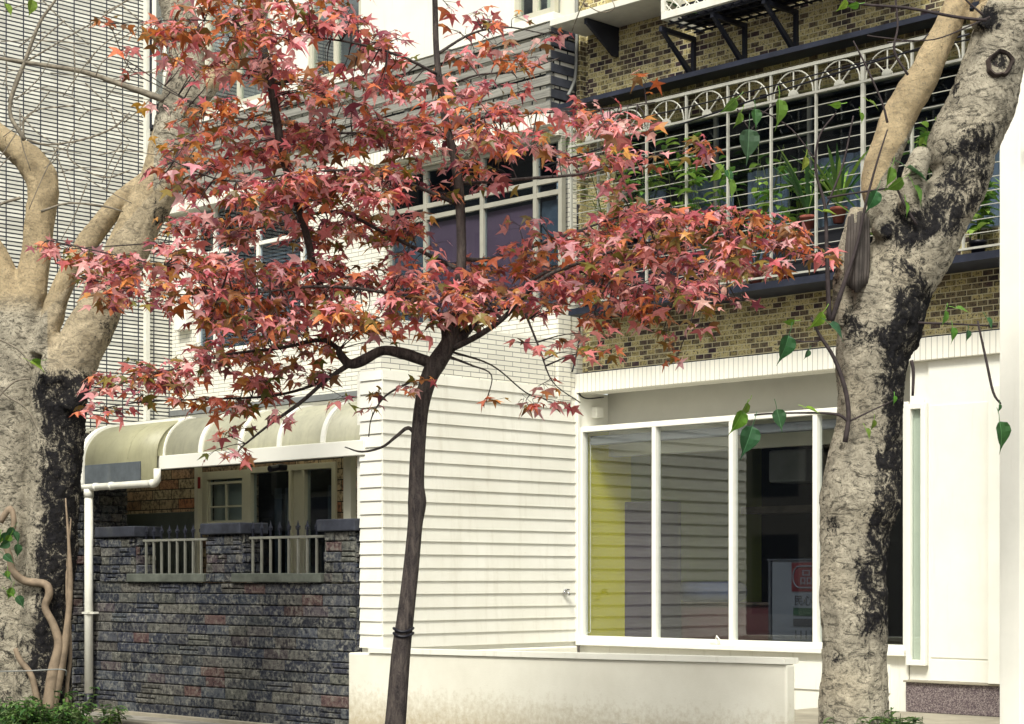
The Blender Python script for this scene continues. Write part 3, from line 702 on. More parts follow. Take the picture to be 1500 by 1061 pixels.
# dark stone pier of the ground floor
def ashlar(m, plane, c, a0, a1, z0, z1, sgn, rows=.118, blen=(.32, .46), depth=.03):
    """random coursed stone blocks, each a bevelled block standing a little proud; plane 'x' or 'y'"""
    z = z0; r_ = 0; taken = {}
    while z < z1-.02:
        h = min(rows*random.uniform(.92, 1.08), z1-z)
        a = a0-random.uniform(0, .2)
        while a < a1-.01:
            L = random.uniform(*blen); b = min(a+L, a1); aa = max(a, a0)
            if a1-b < .06: b = a1
            if b-aa > .02:
                k = random.random()
                if k < .05: col = (.085, .045, .042)
                elif k < .10: col = (.055, .042, .048)
                elif k < .32: col = (.078, .076, .068)
                elif k < .62: col = (.046, .051, .064)
                else: col = (.020, .025, .042)
                q_ = random.uniform(.55, 1.25); col = tuple(v*q_*random.uniform(.95, 1.05) for v in col)
                parts = [(z, z+h)] if random.random() > .11 else [(z, z+h*.5), (z+h*.5, z+h)]
                for (q0, q1) in parts:
                    g = .0042; pr = random.uniform(.0, .018); bv = .010
                    lo, hi, u0, u1 = q0+g, q1-g, aa+g, b-g
                    if hi-lo < .02 or u1-u0 < .02: continue
                    n = c-sgn*.02; f0 = c+sgn*(pr+.004); f1 = c+sgn*(pr+.014)
                    def P(u, d, zz): return (d, u, zz) if plane == 'x' else (u, d, zz)
                    j = lambda: random.uniform(-.003, .003)
                    vs = [P(u0, n, lo), P(u1, n, lo), P(u1, n, hi), P(u0, n, hi), P(u0, f0, lo), P(u1, f0, lo), P(u1, f0, hi), P(u0, f0, hi),
                          P(u0+bv, f1+j(), lo+bv), P(u1-bv, f1+j(), lo+bv), P(u1-bv, f1+j(), hi-bv), P(u0+bv, f1+j(), hi-bv)]
                    m.add(vs, [(0, 1, 5, 4), (1, 2, 6, 5), (2, 3, 7, 6), (3, 0, 4, 7), (4, 5, 9, 8), (5, 6, 10, 9), (6, 7, 11, 10), (7, 4, 8, 11), (8, 9, 10, 11)], col)
            a = b
        z += h
XPI = -5.5
m = MB(); m.box(XL-18, XPI-.015, -.17, .60, -.2, 3.249, col=(.006, .007, .011)); ashlar(m, 'x', XPI, -.18, .61, -.09, 3.2, 1, .105, (.12, .26)); ashlar(m, 'y', -.18, -16, XPI, -.09, 3.2, -1); m.build('stone_pier', 'dark_stone', lb)
# ------------------------------------------------------------------ dark stone fence wall
fw_ = thing('stone_fence_wall', 'dark blue-black split stone garden wall with three capped piers, left of the white siding', 'wall', (-2.9, 0, 0))
zc_ = [onY(q, yq, -.02).z for q, yq in ((240, 842), (410, 838))]
zco = .5*(zc_[0]+zc_[1]); fx0, fx1 = XPI+.03, xY(520, -.02)
zbase = zco-.10
m = MB(); m.box(fx0, fx1, .0, .2, -.2, zbase-.005, col=(.006, .007, .011)); ashlar(m, 'y', -.0, fx0, fx1, -.08, zbase-.002, -1); ashlar(m, 'x', fx1, .0, .2, .06, zbase-.002, 1)
m.build('wall', 'dark_stone', fw_)
m = MB(); m.box(fx0-.05, fx1+.1, -.09, -.02, -.105, -.06, .005); m.build('footing', 'concrete', fw_)
piers = [(xY(147, -.03), xY(197, -.03), onY(170, 790, -.03).z, onY(170, 773, -.03).z), (xY(302, -.03), xY(352, -.03), onY(330, 783, -.03).z, onY(330, 767, -.03).z), (xY(474, -.03), xY(519, -.03), onY(495, 775, -.03).z, onY(495, 758, -.03).z)]
zcap0 = sum(p[2] for p in piers)/3; zcap1 = zcap0+.125
for (a, b, _, __) in piers:
    m = MB(); m.box(a+.01, b-.01, .0, .26, zbase, zcap0-.001, col=(.006, .007, .011)); ashlar(m, 'y', -.012, a, b, zbase, zcap0-.002, -1, .105, (.14, .3)); ashlar(m, 'x', b, -.01, .26, zbase, zcap0-.002, 1, .105, (.14, .3))
    p_ = m.build('pier', 'dark_stone', fw_)
    m = MB(); m.box(a-.06, b+.05, -.075, .32, zcap0, zcap1, .012); m.build('cap', 'cap_stone', p_)
gaps = [(piers[0][1]+.03, piers[1][0]-.02), (piers[1][1]+.03, piers[2][0]-.02)]
for (a, b) in gaps:
    m = MB(); m.box(a-.16, b+.0, -.06, .22, zbase+.001, zco, .01); m.build('coping', 'coping_stone', fw_)
    m = MB(); zr = zco+.385; m.box(a, b, .06, .085, zr-.014, zr+.014, .003); r_ = m.build('railing', 'railing_grey', fw_)
    n = 9
    for k in range(n):
        x = a+.06+(b-a-.12)*k/(n-1)
        MB().box(x-.011, x+.011, .062, .083, zco+.001, zr-.015).build('picket', 'railing_grey', r_)
        m = MB(); m.box(x-.008, x+.008, .064, .081, zr+.015, zr+.10)
        m.add([(x-.03, .0725, zr+.11), (x, .060, zr+.10), (x+.03, .0725, zr+.11), (x, .085, zr+.10), (x, .0725, zr+.185), (x, .0725, zr+.085)], [(0, 1, 4), (1, 2, 4), (2, 3, 4), (3, 0, 4), (1, 0, 5), (2, 1, 5), (3, 2, 5), (0, 3, 5)])
        for s_ in (-1, 1): m.tube([(x, .0725, zr+.075), (x+s_*.03, .0725, zr+.085), (x+s_*.034, .0725, zr+.12)], .006, 5)
        m.build('spike', 'dark_metal', r_)
# ------------------------------------------------------------------ awnings
def arc(y0, z0, y1, z1, n=12):   # quarter ellipse from (front,y0,z0) vertical to (top,y1,z1) horizontal
    return [(y1-(y1-y0)*math.cos(a), z0+(z1-z0)*math.sin(a)) for a in np.linspace(0, math.pi/2, n)]
def awning_sheet(m, x0, x1, prof, th=.012):
    n = len(prof)
    vs = [(x0, y, z) for y, z in prof]+[(x1, y, z) for y, z in prof]+[(x0, y+th*.7, z-th*.7) for y, z in prof]+[(x1, y+th*.7, z-th*.7) for y, z in prof]
    fs = []
    for i in range(n-1):
        fs += [(i, n+i, n+i+1, i+1), (2*n+i+1, 3*n+i+1, 3*n+i, 2*n+i), (i, i+1, 2*n+i+1, 2*n+i), (n+i+1, n+i, 3*n+i, 3*n+i+1)]
    fs += [(0, 2*n, 3*n, n), (n-1, 2*n-1, 4*n-1, 3*n-1)]
    m.add(vs, fs)
def rib(m, x, prof, w=.035, th=.03):
    n = len(prof); vs = []
    for i, (y, z) in enumerate(prof):
        vs += [(x-w, y-th*.6, z+th*.4), (x+w, y-th*.6, z+th*.4), (x+w, y+.02, z-.02), (x-w, y+.02, z-.02)]
    fs = []
    for i in range(n-1):
        for k in range(4): fs.append((i*4+k, i*4+(k+1) % 4, i*4+4+(k+1) % 4, i*4+4+k))
    fs += [(3, 2, 1, 0), tuple(range(4*n-4, 4*n))]; m.add(vs, fs)
aw = thing('awning', 'long pale cream quarter-barrel awning with white ribs over the porch', 'awning', (-2.5, .2, 2.7))
zbm0 = onY(232, 687, -.02).z; zbm0 = .5*(zbm0+onY(530, 668, -.02).z); zbm1 = zbm0+.155
ax0 = xY(234, -.02); ax1 = xY(534, -.02)
za1 = onY(437, 597, .42).z
prof = arc(.03, zbm1, .47, za1)
m = MB(); awning_sheet(m, ax0, ax1, prof); m.build('sheet', 'awning_sheet', aw, True)
for px in (234, 289, 347, 404, 468):
    m = MB(); rib(m, xY(px, .0)+.03, prof); m.build('rib', 'white_frame', aw)
m = MB(); m.box(ax0-.1, ax1, -.03, .05, zbm0, zbm1, .006); m.build('front_beam', 'white_frame', aw)
m = MB()
for (x0, x1) in ((XL+.02, ax1-.02),):
    m.add([(x0, .47, za1-.02), (x1, .47, za1-.02), (x1, YM-.003, 3.68), (x0, YM-.003, 3.68), (x0, .47, za1), (x1, .47, za1), (x1, YM-.003, 3.72), (x0, YM-.003, 3.72)], [(0, 3, 2, 1), (4, 5, 6, 7), (0, 1, 5, 4), (1, 2, 6, 5), (2, 3, 7, 6), (3, 0, 4, 7)])
m.build('roof_sheet', 'roof_plastic', aw)
m = MB(); m.box(XL+.02, ax1-.02, YM-.06, YM-.004, 3.721, 3.80, .004); m.build('upstand', 'grey_flash', aw)
# camera under the awning beam
m = MB(); cxx = xY(417, .3); m.box(cxx-.06, cxx+.06, .2, .3, zbm0-.08, zbm0-.01, .02); m.tube([(cxx, .2, zbm0-.05), (cxx+.02, .08, zbm0-.07)], .035, 10)
tag(m.build('security_camera', 'black_plastic'), 'small black security camera under the awning beam', 'camera')
ao = thing('olive_awning', 'olive barrel awning panel with a grey patch, at the left end over the corner', 'awning', (-5.2, .1, 2.4))
ox0 = xY(121, -.1); ox1 = ax0+.02; zo0 = onY(170, 712, -.1).z; zo1 = za1-.01
zom = onY(170, 672, -.1).z
prof2 = [(-.08, zo0+.03)]+arc(-.08, zom, .44, zo1)
m = MB(); awning_sheet(m, ox0, ox1, prof2); m.build('sheet', 'awning_olive', ao, True)
m = MB(); rib(m, ox0-.03, prof2, .05, .05); m.build('rib', 'white_frame', ao)
m = MB(); pa = prof2[1:]; n = len(pa); xg = ax0+.012
m.add([(xg, y, z) for y, z in pa]+[(xg, y+.012, z-.012) for y, z in prof], [(i, i+1, n+i+1, n+i) for i in range(n-1)]); m.build('end_plate', 'awning_olive', ao)
m = MB(); rib(m, ox0+.62*(ox1-ox0), [(y+.004, z-.004) for y, z in prof2[1:]], .018, .012); m.build('inner_rib', 'awning_olive', ao)
m = MB(); m.box(ox0+.04, ox0+(ox1-ox0)*.80, -.098, -.084, zo0+.045, zo0+.27, .003); m.build('patch', 'patch_grey', ao)
m = MB(); m.box(ox0+.1, ox1-.02, .40, .44, zo1-.05, zo1+.03, .004); m.build('head_strip', 'white_frame', ao)
ds = thing('downpipe', 'white gutter and downpipe with peeling paint at the left end of the stone wall', 'drainpipe', (ox0+.2, -.12, 0))
m = MB(); yg = -.13; m.tube([(ox0-.1, yg, zom), (ox0-.1, yg, zo0+.03), (ox0-.07, yg, zo0), (ox1+.06, yg, zo0), (ox1+.09, yg, zo0+.03), (ox1+.09, yg, zbm0)], .042, 12)
for f in (.2, .42, .98): m.tube([(ox0+(ox1-ox0)*f, yg, zo0), (ox0+(ox1-ox0)*f+.06, yg, zo0)], .049, 12)
m.build('gutter', 'white_metal', ds, True)
dxp = xY(130, yg); m = MB(); m.tube([(dxp, yg, zo0-.02), (dxp, yg, .12)], .052, 14); m.tube([(dxp, yg, zo0-.12), (dxp, yg, zo0-.02)], .06, 14); m.build('pipe', 'white_metal', ds, True)
m = MB(); m.tube([(dxp, yg, .12), (dxp, yg, .02), (dxp+.03, yg-.05, -.07)], .055, 12); m.build('shoe', 'black_plastic', ds, True)
zk = onY(135, 898, yg).z; m = MB(); m.box(dxp-.06, dxp+.06, yg-.058, yg+.1, zk-.012, zk+.012); m.box(dxp+.06, dxp+.14, yg-.02, yg+.0, zk-.012, zk+.012); m.build('clamp', 'white_metal', ds)
# ------------------------------------------------------------------ low white wall in front of the shop
lw = thing('low_wall', 'low cream rendered wall with a thin ledge running in front of the siding and shop window', 'wall', (2.2, -.15, 0))
YW = -.15; lx0 = onY(510, 955, YW).x; lx1 = xY(1152, YW); lz0 = onY(512, 956, YW).z; lz1 = onY(1150, 968, YW).z
def wedge(m, x0, x1, y0, y1, zb, za, zc2):
    m.add([(x0, y0, zb[0]), (x1, y0, zb[1]), (x1, y1, zb[1]), (x0, y1, zb[0]), (x0, y0, za), (x1, y0, zc2), (x1, y1, zc2), (x0, y1, za)],
          [(0, 3, 2, 1), (4, 5, 6, 7), (0, 1, 5, 4), (1, 2, 6, 5), (2, 3, 7, 6), (3, 0, 4, 7)])
m = MB(); wedge(m, lx0, lx1, YW, YW+.12, (-.1, -.1), lz0, lz1-.03); wedge(m, .0, .05, YW+.12, YB-.07, (-.1, -.1), lz0, lz0)
o = m.build('wall', 'stucco', lw)
bv = o.modifiers.new('b', 'BEVEL'); bv.width = .02; bv.segments = 3
m = MB(); lk = lambda x: lz0+(lz1-.03-lz0)*(x-lx0)/(lx1-lx0)
xl = -.02
m.add([(xl, YW-.02, lk(xl)+.002), (lx1, YW-.02, lk(lx1)+.002), (lx1, YW+.16, lk(lx1)+.002), (xl, YW+.16, lk(xl)+.002), (xl, YW-.02, lk(xl)+.05), (lx1, YW-.02, lk(lx1)+.05), (lx1, YW+.16, lk(lx1)+.05), (xl, YW+.16, lk(xl)+.05)],
      [(0, 3, 2, 1), (4, 5, 6, 7), (0, 1, 5, 4), (1, 2, 6, 5), (2, 3, 7, 6), (3, 0, 4, 7)])
m.build('ledge', 'white_paint', lw)
# tap on the siding
tp = onX(827, 868, .03); m = MB(); m.tube([tp+Vector((-.03, 0, 0)), tp+Vector((.06, 0, 0)), tp+Vector((.075, 0, -.03))], .012, 8); m.tube([tp+Vector((.035, -.04, .03)), tp+Vector((.035, .04, .03))], .009, 8); m.tube([tp+Vector((.035, 0, 0)), tp+Vector((.035, 0, .03))], .007, 8); m.lathe(tp+Vector((-.0, 0, 0)), [(.02, -.02), (.02, .02)], 10)
tag(m.build('water_tap', 'chrome', None, True), 'small chrome water tap sticking out of the white siding', 'tap')
# lamp stub under fascia
lp = onX(870, 605, .0); m = MB(); m.box(.003, .09, lp.y-.05, lp.y+.07, lp.z-.06, lp.z+.06, .01); tag(m.build('junction_box', 'white_frame'), 'small square white junction box under the fascia corner', 'box')
cb = [onX(848, 575, .03), onX(852, 581, .05), onX(862, 584, .05), onX(884, 582, .05)]; m = MB(); m.tube(curve([tuple(c) for c in cb], 4), .008, 6); tag(m.build('cable_stub', 'black_plastic', None, True), 'short black cable end curling out under the fascia corner', 'cable')
# small bird-like plastic bag on the sill
gp = onY(1046, 946, YB-.03)
m = MB(); m.box(gp.x-.05, gp.x+.05, YB-.055, YB-.0, z_s, z_s+.05, .012); m.tube([(gp.x+.02, YB-.03, z_s+.05), (gp.x+.05, YB-.05, z_s+.09), (gp.x+.09, YB-.05, z_s+.05), (gp.x+.07, YB-.05, z_s+.005)], .008, 6)
tag(m.build('floodlight', 'white_frame'), 'small white floodlight with a black lead on the shop window sill', 'lamp')
# ------------------------------------------------------------------ column at the right edge
cl = thing('white_column', 'tall cream square steel column at the right edge of the picture', 'column', (7.2, 0, 0))
c0x = xY(1464, 0.0)
m = MB(); m.box(c0x, c0x+.17, .0, .16, 0, 7.2, .006); m.build('shaft', 'white_plain', cl)
m = MB(); m.box(c0x+.171, c0x+.7, .06, .13, 0, 4.55, .004); m.box(c0x+.171, c0x+.7, .06, .13, 4.66, 7.2, .004); m.build('side_panel', 'white_paint', cl)
m = MB(); m.box(c0x+.172, c0x+.69, .085, .11, 4.551, 4.659); m.build('gap_plate', 'dark_metal', cl)

# ------------------------------------------------------------------ sign, furniture and mirrored-car boxes behind the shop glass
def text_mesh(txt, size):
    cu = bpy.data.curves.new('t', 'FONT'); cu.body = txt; cu.size = size; cu.extrude = .002; cu.align_x = 'LEFT'; cu.resolution_u = 3
    ob = bpy.data.objects.new('t', cu); COL.objects.link(ob); bpy.context.view_layer.update()
    dg = bpy.context.evaluated_depsgraph_get(); me = bpy.data.meshes.new_from_object(ob.evaluated_get(dg))
    vs = [v.co.copy() for v in me.vertices]; fs = [tuple(p.vertices) for p in me.polygons]
    bpy.data.objects.remove(ob); bpy.data.meshes.remove(me); return vs, fs
def put_text(parent, name, txt, size, x, z, Y, mat):
    vs, fs = text_mesh(txt, size); m = MB(); m.add([(x+v.x, Y-v.z, z+v.y) for v in vs], fs); return m.build(name, mat, parent)
YS = YB+.45
sg = thing('sign_board', 'free-standing notice board with a red heading and black lettering behind the shop glass', 'sign', (2.9, YS, .2))
s0 = xY(1131, YS); s1 = s0+.98; sr = xY(1160, YS); st_ = onY(1160, 822, YS).z; sb_ = .3
m = MB(); m.box(s0, s1, YS, YS+.03, sb_, st_, .004); m.build('board', 'sign_white', sg)
m = MB(); m.box(s0-.06, s1+.02, YS-.01, YS+.05, st_+.001, st_+.022, .003); m.box(s0-.05, s0-.02, YS, YS+.04, .2, st_); m.build('frame', 'dark_metal', sg)
hz = st_-.315
m = MB(); m.box(sr, s1-.02, YS-.006, YS-.001, hz, st_-.015); m.build('heading', 'sign_red', sg)
m = MB(); ring = [(sr+.10+.08*math.cos(a), YS-.009, hz+.15+.11*math.sin(a)) for a in np.linspace(math.pi/2, math.pi*1.5, 12)]
m.tube([(s1-.1, YS-.009, hz+.26)]+ring+[(s1-.1, YS-.009, hz+.04)], .008, 5); m.build('outline', 'sign_white', sg)
put_text(sg, 'lettering', '品川', .17, sr+.10, hz+.085, YS-.008, 'sign_white')
put_text(sg, 'lettering', '民心重建', .115, sr+.03, hz-.135, YS-.005, 'sign_ink')
m = MB(); m.box(sr+.02, s1-.03, YS-.006, YS-.001, hz-.25, hz-.17); m.build('green_strip', 'sign_green', sg)
m = MB(); m.box(sr+.02, s1-.03, YS-.006, YS-.001, hz-.36, hz-.28); m.box(sr+.02, s1-.03, YS-.006, YS-.001, hz-.60, hz-.53); m.build('dark_strip', 'sign_ink', sg)
put_text(sg, 'lettering', '1111-3321', .13, sr+.02, hz-.49, YS-.005, 'sign_ink')
pc = thing('cabinet', 'tall purple cloth-covered cabinet standing behind the left shop pane', 'cabinet', (.5, 3.9, .2))
ya = YB+.75; cx0, cx1 = xY(905, ya), xY(905, ya)+.62; cz = onY(925, 735, ya).z
m = MB(); m.box(cx0, cx1, ya, ya+.4, .201, cz, .02); m.build('body', 'purple_cloth', pc)
m = MB(); m.box(cx0-.05, cx0-.012, ya-.03, ya+.4, .201, cz+.01, .004); m.build('side_board', 'cream_frame', pc)
ya = YB+1.2; bx0, bx1 = xY(975, ya), xY(1085, ya)
simple('car_reflection_red', (.045, .010, .016, 1), .5, .1, 3)
ch = thing('car_reflection_box', 'long dark red box behind second and third panes, in place of a reflected car', 'car_reflection_box', ((bx0+bx1)/2, ya, .2))  # red box stands in for a car mirrored in the shop glass
zk1 = onY(1010, 882, ya).z; zk2 = onY(1010, 852, ya).z; bx2 = xY(1160, ya)
m = MB(); m.box(bx0+.05, bx2, ya, ya+.6, .201, zk1-.03, .01); m.build('body', 'car_reflection_red', ch)
m = MB(); m.box(bx0, bx2+.03, ya-.03, ya+.62, zk1-.029, zk1, .008); m.build('top', 'wood_dark', ch)
simple('car_reflection_blue', (.03, .045, .12, 1), .6, .15, 3)
m = MB(); m.box(bx0+.02, bx1-.25, ya+.1, ya+.5, zk1+.001, zk2, .09); tag(m.build('blue_reflection_box', 'car_reflection_blue', None, True), 'rounded dark blue box drawn in place of a reflected car', 'case')  # blue box completes the stand-in for the mirrored car
# hanging projector / shelf boxes deep in the room
ya = 5.0; a = onY(1125, 660, ya); b = onY(1180, 705, ya)
m = MB(); m.box(a.x, b.x, ya, ya+.5, b.z, a.z, .03); tag(m.build('ceiling_unit', 'curtain_grey'), 'dim grey box hanging high inside the dark shop', 'box')
a = onY(1085, 743, ya); b = onY(1190, 750, ya); m = MB(); m.box(a.x, b.x, ya, ya+.3, b.z, a.z, .005); tag(m.build('wall_shelf', 'wood_dead'), 'thin shelf across the back of the dark shop', 'shelf')

# ------------------------------------------------------------------ cables and conduits
def cable(name, pts, r, label, mat='black_plastic', cat='cable'):
    m = MB(); m.tube(curve([tuple(p) for p in pts], 6), r, 6); return tag(m.build(name, mat, None, True), label, cat)
cable('conduit_pipe', [onX(845, -10, .03), onX(845, 60, .03), onX(843, 110, .03), onX(838, 128, .03), onX(832, 140, .03)], .02, 'grey conduit running down the corner beside the slat screen', 'grey_metal', 'pipe')
cable('black_cable', [onY(790, 245, 2.3), onY(900, 212, 2.3), onY(1010, 178, 2.3), onY(1160, 128, 2.3), onY(1300, 85, 2.3), onY(1420, 50, 2.3)], .009, 'thin black cable strung along the fan arches of the grille')
cable('black_cable', [onY(845, 188, 2.33), onY(960, 168, 2.33), onY(1100, 134, 2.33), onY(1260, 93, 2.33), onY(1420, 58, 2.33)], .007, 'second thinner black cable just above the grille arches')
cable('corner_cable', [onX(846, 300, .05), onX(846, 400, .05), onX(849, 470, .05), onX(848, 500, .05), onX(843, 525, .06), onX(838, 545, .06)], .01, 'dark cable hanging down the corner between the white and brown walls')
cable('loose_wire', [onY(855, 5, 2.1), onY(880, 18, 2.1), onY(900, 12, 2.1), onY(888, -8, 2.1), onY(862, -4, 2.1), onY(850, 14, 2.1), onY(838, 45, 2.2)], .006, 'loose loop of pale wire by the metal shelf', 'pale_twig')

# ------------------------------------------------------------------ trunks (remeshed so limbs flow together)
def fuse(m, name, mat, parent, voxel, amp, stain, warm, seeds, smooth_it=4):
    me = bpy.data.meshes.new('tmp'); me.from_pydata(m.v, [], m.f); me.update()
    ob = bpy.data.objects.new('tmp', me); COL.objects.link(ob)
    rm = ob.modifiers.new('r', 'REMESH'); rm.mode = 'VOXEL'; rm.voxel_size = voxel
    sm = ob.modifiers.new('s', 'SMOOTH'); sm.iterations = smooth_it; sm.factor = .5
    bpy.context.view_layer.update(); dg = bpy.context.evaluated_depsgraph_get()
    res = bpy.data.meshes.new_from_object(ob.evaluated_get(dg)); bpy.data.objects.remove(ob); bpy.data.meshes.remove(me)
    L = ORI.get(parent.name, Vector((0, 0, 0)))
    stc = np.zeros((len(res.vertices), 4), dtype=np.float32); wmc = np.zeros_like(stc)
    nv = len(res.vertices); CO = np.empty(nv*3); NO = np.empty(nv*3)
    res.vertices.foreach_get('co', CO); res.vertex_normals.foreach_get('vector', NO); CO = CO.reshape(-1, 3); NO = NO.reshape(-1, 3); NEW = np.empty_like(CO)
    for i in range(nv):
        p = Vector(CO[i]); q = Vector((p.x, p.y, p.z*.8)); n = Vector(NO[i])
        d = amp*(noise.noise(q*3.2+seeds)*1.3+noise.noise(q*8+seeds)*.8+noise.noise(q*20+seeds)*.45)
        a, b, D = proj(p)
        s_ = stain(a, b, n, p); w_ = warm(a, b, n, p)
        rg = s_*(1-w_)+.25*(1-w_); d += rg*.016*(abs(noise.noise(Vector((p.x*22, p.y*22, p.z*11))+seeds))-.25)+rg*.006*noise.noise(p*60)
        stc[i] = (s_, s_, s_, 1); wmc[i] = (w_, w_, w_, 1)
        NEW[i] = p+n*d-L
    res.vertices.foreach_set('co', NEW.ravel()); res.update()
    for nm, arr in (('stain', stc), ('warm', wmc)):
        ca = res.color_attributes.new(nm, 'FLOAT_COLOR', 'POINT'); ca.data.foreach_set('color', arr.ravel())
    res.polygons.foreach_set('use_smooth', np.ones(len(res.polygons), dtype=bool))
    res.materials.clear(); res.materials.append(MAT[mat]); res.name = name
    o = bpy.data.objects.new(name, res); COL.objects.link(o); o.parent = parent; ORI[o.name] = L; return o
def proj(p):
    d = Vector(p)-CAM; D = -Q*d.x+Q*d.y; lat = Q*d.x+Q*d.y
    return CX+F*lat/D, HY-F*d.z/D, D
def limb(m, D, pts, n=14, depth=None, seg=5):
    """pts: (px, py, width px[, depth offset])"""
    P = curve([(p[0], p[1], p[2], p[3] if len(p) > 3 else 0) for p in pts], seg)
    m.tube([atD(p[0], p[1], D+p[3]) for p in P], [max(.004, p[2]/2/F*(D+p[3])) for p in P], n)
def ss(x, a, b): t_ = max(0, min(1, (x-a)/(b-a))); return t_*t_*(3-2*t_)
RIGHT = Vector((Q, Q, 0))
# --- right, leaning forked trunk
D2 = 11.9
t2 = thing('leaning_tree', 'pale mottled tree on the right with a leaning forked trunk, black stains and sawn knots', 'tree', tuple(atD(1262, 1190, D2)))
m = MB()
limb(m, D2, [(1262, 1215, 130), (1256, 1120, 118), (1252, 1040, 104), (1252, 960, 94), (1250, 860, 96), (1252, 780, 102), (1259, 725, 118), (1270, 651, 102), (1274, 602, 96), (1278, 517, 112), (1293, 475, 118), (1300, 438, 120), (1318, 401, 118), (1342, 360, 116), (1378, 310, 96), (1404, 279, 82), (1412, 242, 88), (1410, 216, 100), (1434, 159, 98), (1454, 98, 90), (1474, 25, 88), (1486, -60, 84)], 22)
limb(m, D2, [(1318, 400, 60), (1312, 345, 66), (1300, 305, 64), (1288, 255, 56), (1317, 172, 50), (1350, 115, 48), (1366, 81, 43), (1396, 25, 41), (1425, -50, 38)], 16)
limb(m, D2, [(1250, 470, 60, -.02), (1240, 440, 42, -.03), (1243, 400, 36, -.04), (1250, 360, 38, -.04), (1256, 325, 36, -.03), (1258, 305, 28, -.03)], 12)
limb(m, D2, [(1345, 330, 50, -.15), (1338, 285, 44, -.2), (1345, 240, 36, -.22), (1352, 222, 30, -.2)], 12)
def kn(cx, cy, r, out):
    c = atD(cx, cy, D2-out); m.tube([c+Vector((Q, -Q, 0))*-.08, c+Vector((Q, -Q, .1))*.05], [r*1.15/F*D2, r/F*D2], 14)
kn(1466, 92, 22, .12); kn(1448, 26, 22, .13)
kn(1296, 335, 16, .16)
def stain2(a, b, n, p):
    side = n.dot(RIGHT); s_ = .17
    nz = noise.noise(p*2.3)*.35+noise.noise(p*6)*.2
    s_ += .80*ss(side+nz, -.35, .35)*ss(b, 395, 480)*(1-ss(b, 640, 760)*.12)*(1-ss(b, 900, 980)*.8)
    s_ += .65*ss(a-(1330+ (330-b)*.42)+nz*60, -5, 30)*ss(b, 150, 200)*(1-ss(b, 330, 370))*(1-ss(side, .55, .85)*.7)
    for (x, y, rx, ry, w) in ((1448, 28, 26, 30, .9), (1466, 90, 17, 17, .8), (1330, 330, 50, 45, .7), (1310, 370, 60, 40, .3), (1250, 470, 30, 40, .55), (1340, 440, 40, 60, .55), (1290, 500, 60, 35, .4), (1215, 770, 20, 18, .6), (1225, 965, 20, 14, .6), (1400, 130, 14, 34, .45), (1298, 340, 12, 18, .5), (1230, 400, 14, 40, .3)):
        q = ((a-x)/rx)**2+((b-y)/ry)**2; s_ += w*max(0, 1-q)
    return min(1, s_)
def warm2(a, b, n, p): return min(1, .95*ss(b, 330, 290)*(1 if a < 1350+(172-b)*.62 and b < 300 else 0)*1 if b < 330 else .15*max(0, noise.noise(p*3)))
def ssr(x, a, b): return 1-ss(x, a, b)
def warm2(a, b, n, p):
    edge = 1345+(172-b)*.60
    if b < 330 and a < edge: return .95*(1-ss(b, 270, 325))
    return .2*max(0, noise.noise(p*3))
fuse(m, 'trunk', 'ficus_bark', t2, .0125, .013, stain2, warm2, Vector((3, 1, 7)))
# sawn faces of the two knots, split dead wood
m = MB()
for (cx, cy, r) in ((1466, 92, 16),):
    c = atD(cx, cy, D2-.215); ax = Vector((Q, -Q, .1)).normalized(); e1 = ax.orthogonal().normalized(); e2 = ax.cross(e1); rr = r/F*D2
    for (rad, dep, rad2, dep2) in ((rr*1.3, -.02, rr*1.12, .012), (rr*1.12, .012, rr*.92, .0), (rr*.92, .0, rr*.8, -.03), (rr*.8, -.03, rr*.4, -.02), (rr*.4, -.02, .001, -.028)):
        wb_ = lambda t_: 1+.09*math.sin(2*t_+1)+.06*math.sin(5*t_)+.04*math.sin(9*t_+2)
        vs = [c+e1*rad*wb_(t_)*math.cos(t_)+e2*rad*wb_(t_)*math.sin(t_)+ax*dep for t_ in np.linspace(0, 6.283, 25)[:-1]]+[c+e1*rad2*wb_(t_)*math.cos(t_)+e2*rad2*wb_(t_)*math.sin(t_)+ax*dep2 for t_ in np.linspace(0, 6.283, 25)[:-1]]
        m.add(vs, [(k, (k+1) % 24, 24+(k+1) % 24, 24+k) for k in range(24)])
m.build('sawn_knot', 'wood_dark', t2, True)
m = MB()
for k in range(9):
    x = 1240+k*3.6; limb(m, D2-.245+abs(k-4)*.014, [(x, 428-abs(k-4)*3, 7), (x+1+random.uniform(-2, 2), 370, 8), (x+3+random.uniform(-2, 2), 315+random.uniform(-8, 12), 5)], 6, seg=3)
m.build('dead_wood', 'wood_dead', t2, True)
# --- left double trunk
D1 = 17.2
t1 = thing('double_trunk_tree', 'old pale tree on the left with two fused trunks, the inner one stained black', 'tree', tuple(atD(50, 1085, D1)))
m = MB()
limb(m, D1, [(8, 1110, 110), (12, 1040, 92), (12, 940, 84), (16, 800, 80), (20, 680, 84), (24, 570, 84), (24, 500, 72), (12, 440, 54), (-8, 385, 48), (-40, 330, 46)], 18)
limb(m, D1, [(28, 520, 60), (42, 440, 50), (52, 380, 44), (58, 320, 44), (62, 275, 46), (48, 240, 46), (20, 215, 38), (-10, 192, 36), (-60, 160, 34)], 16)
limb(m, D1-.15, [(62, 1110, 120), (62, 1040, 92), (64, 940, 78), (72, 840, 76), (80, 720, 74), (84, 620, 80), (88, 570, 84), (108, 525, 74), (134, 478, 66), (158, 425, 64), (186, 370, 62), (212, 315, 62), (236, 262, 62), (252, 205, 60), (264, 150, 60), (274, 90, 54), (262, 20, 50), (246, -60, 46)], 18)
limb(m, D1-.15, [(256, 190, 40), (284, 150, 34), (318, 112, 32), (348, 70, 34), (374, 20, 34), (400, -50, 34)], 14)
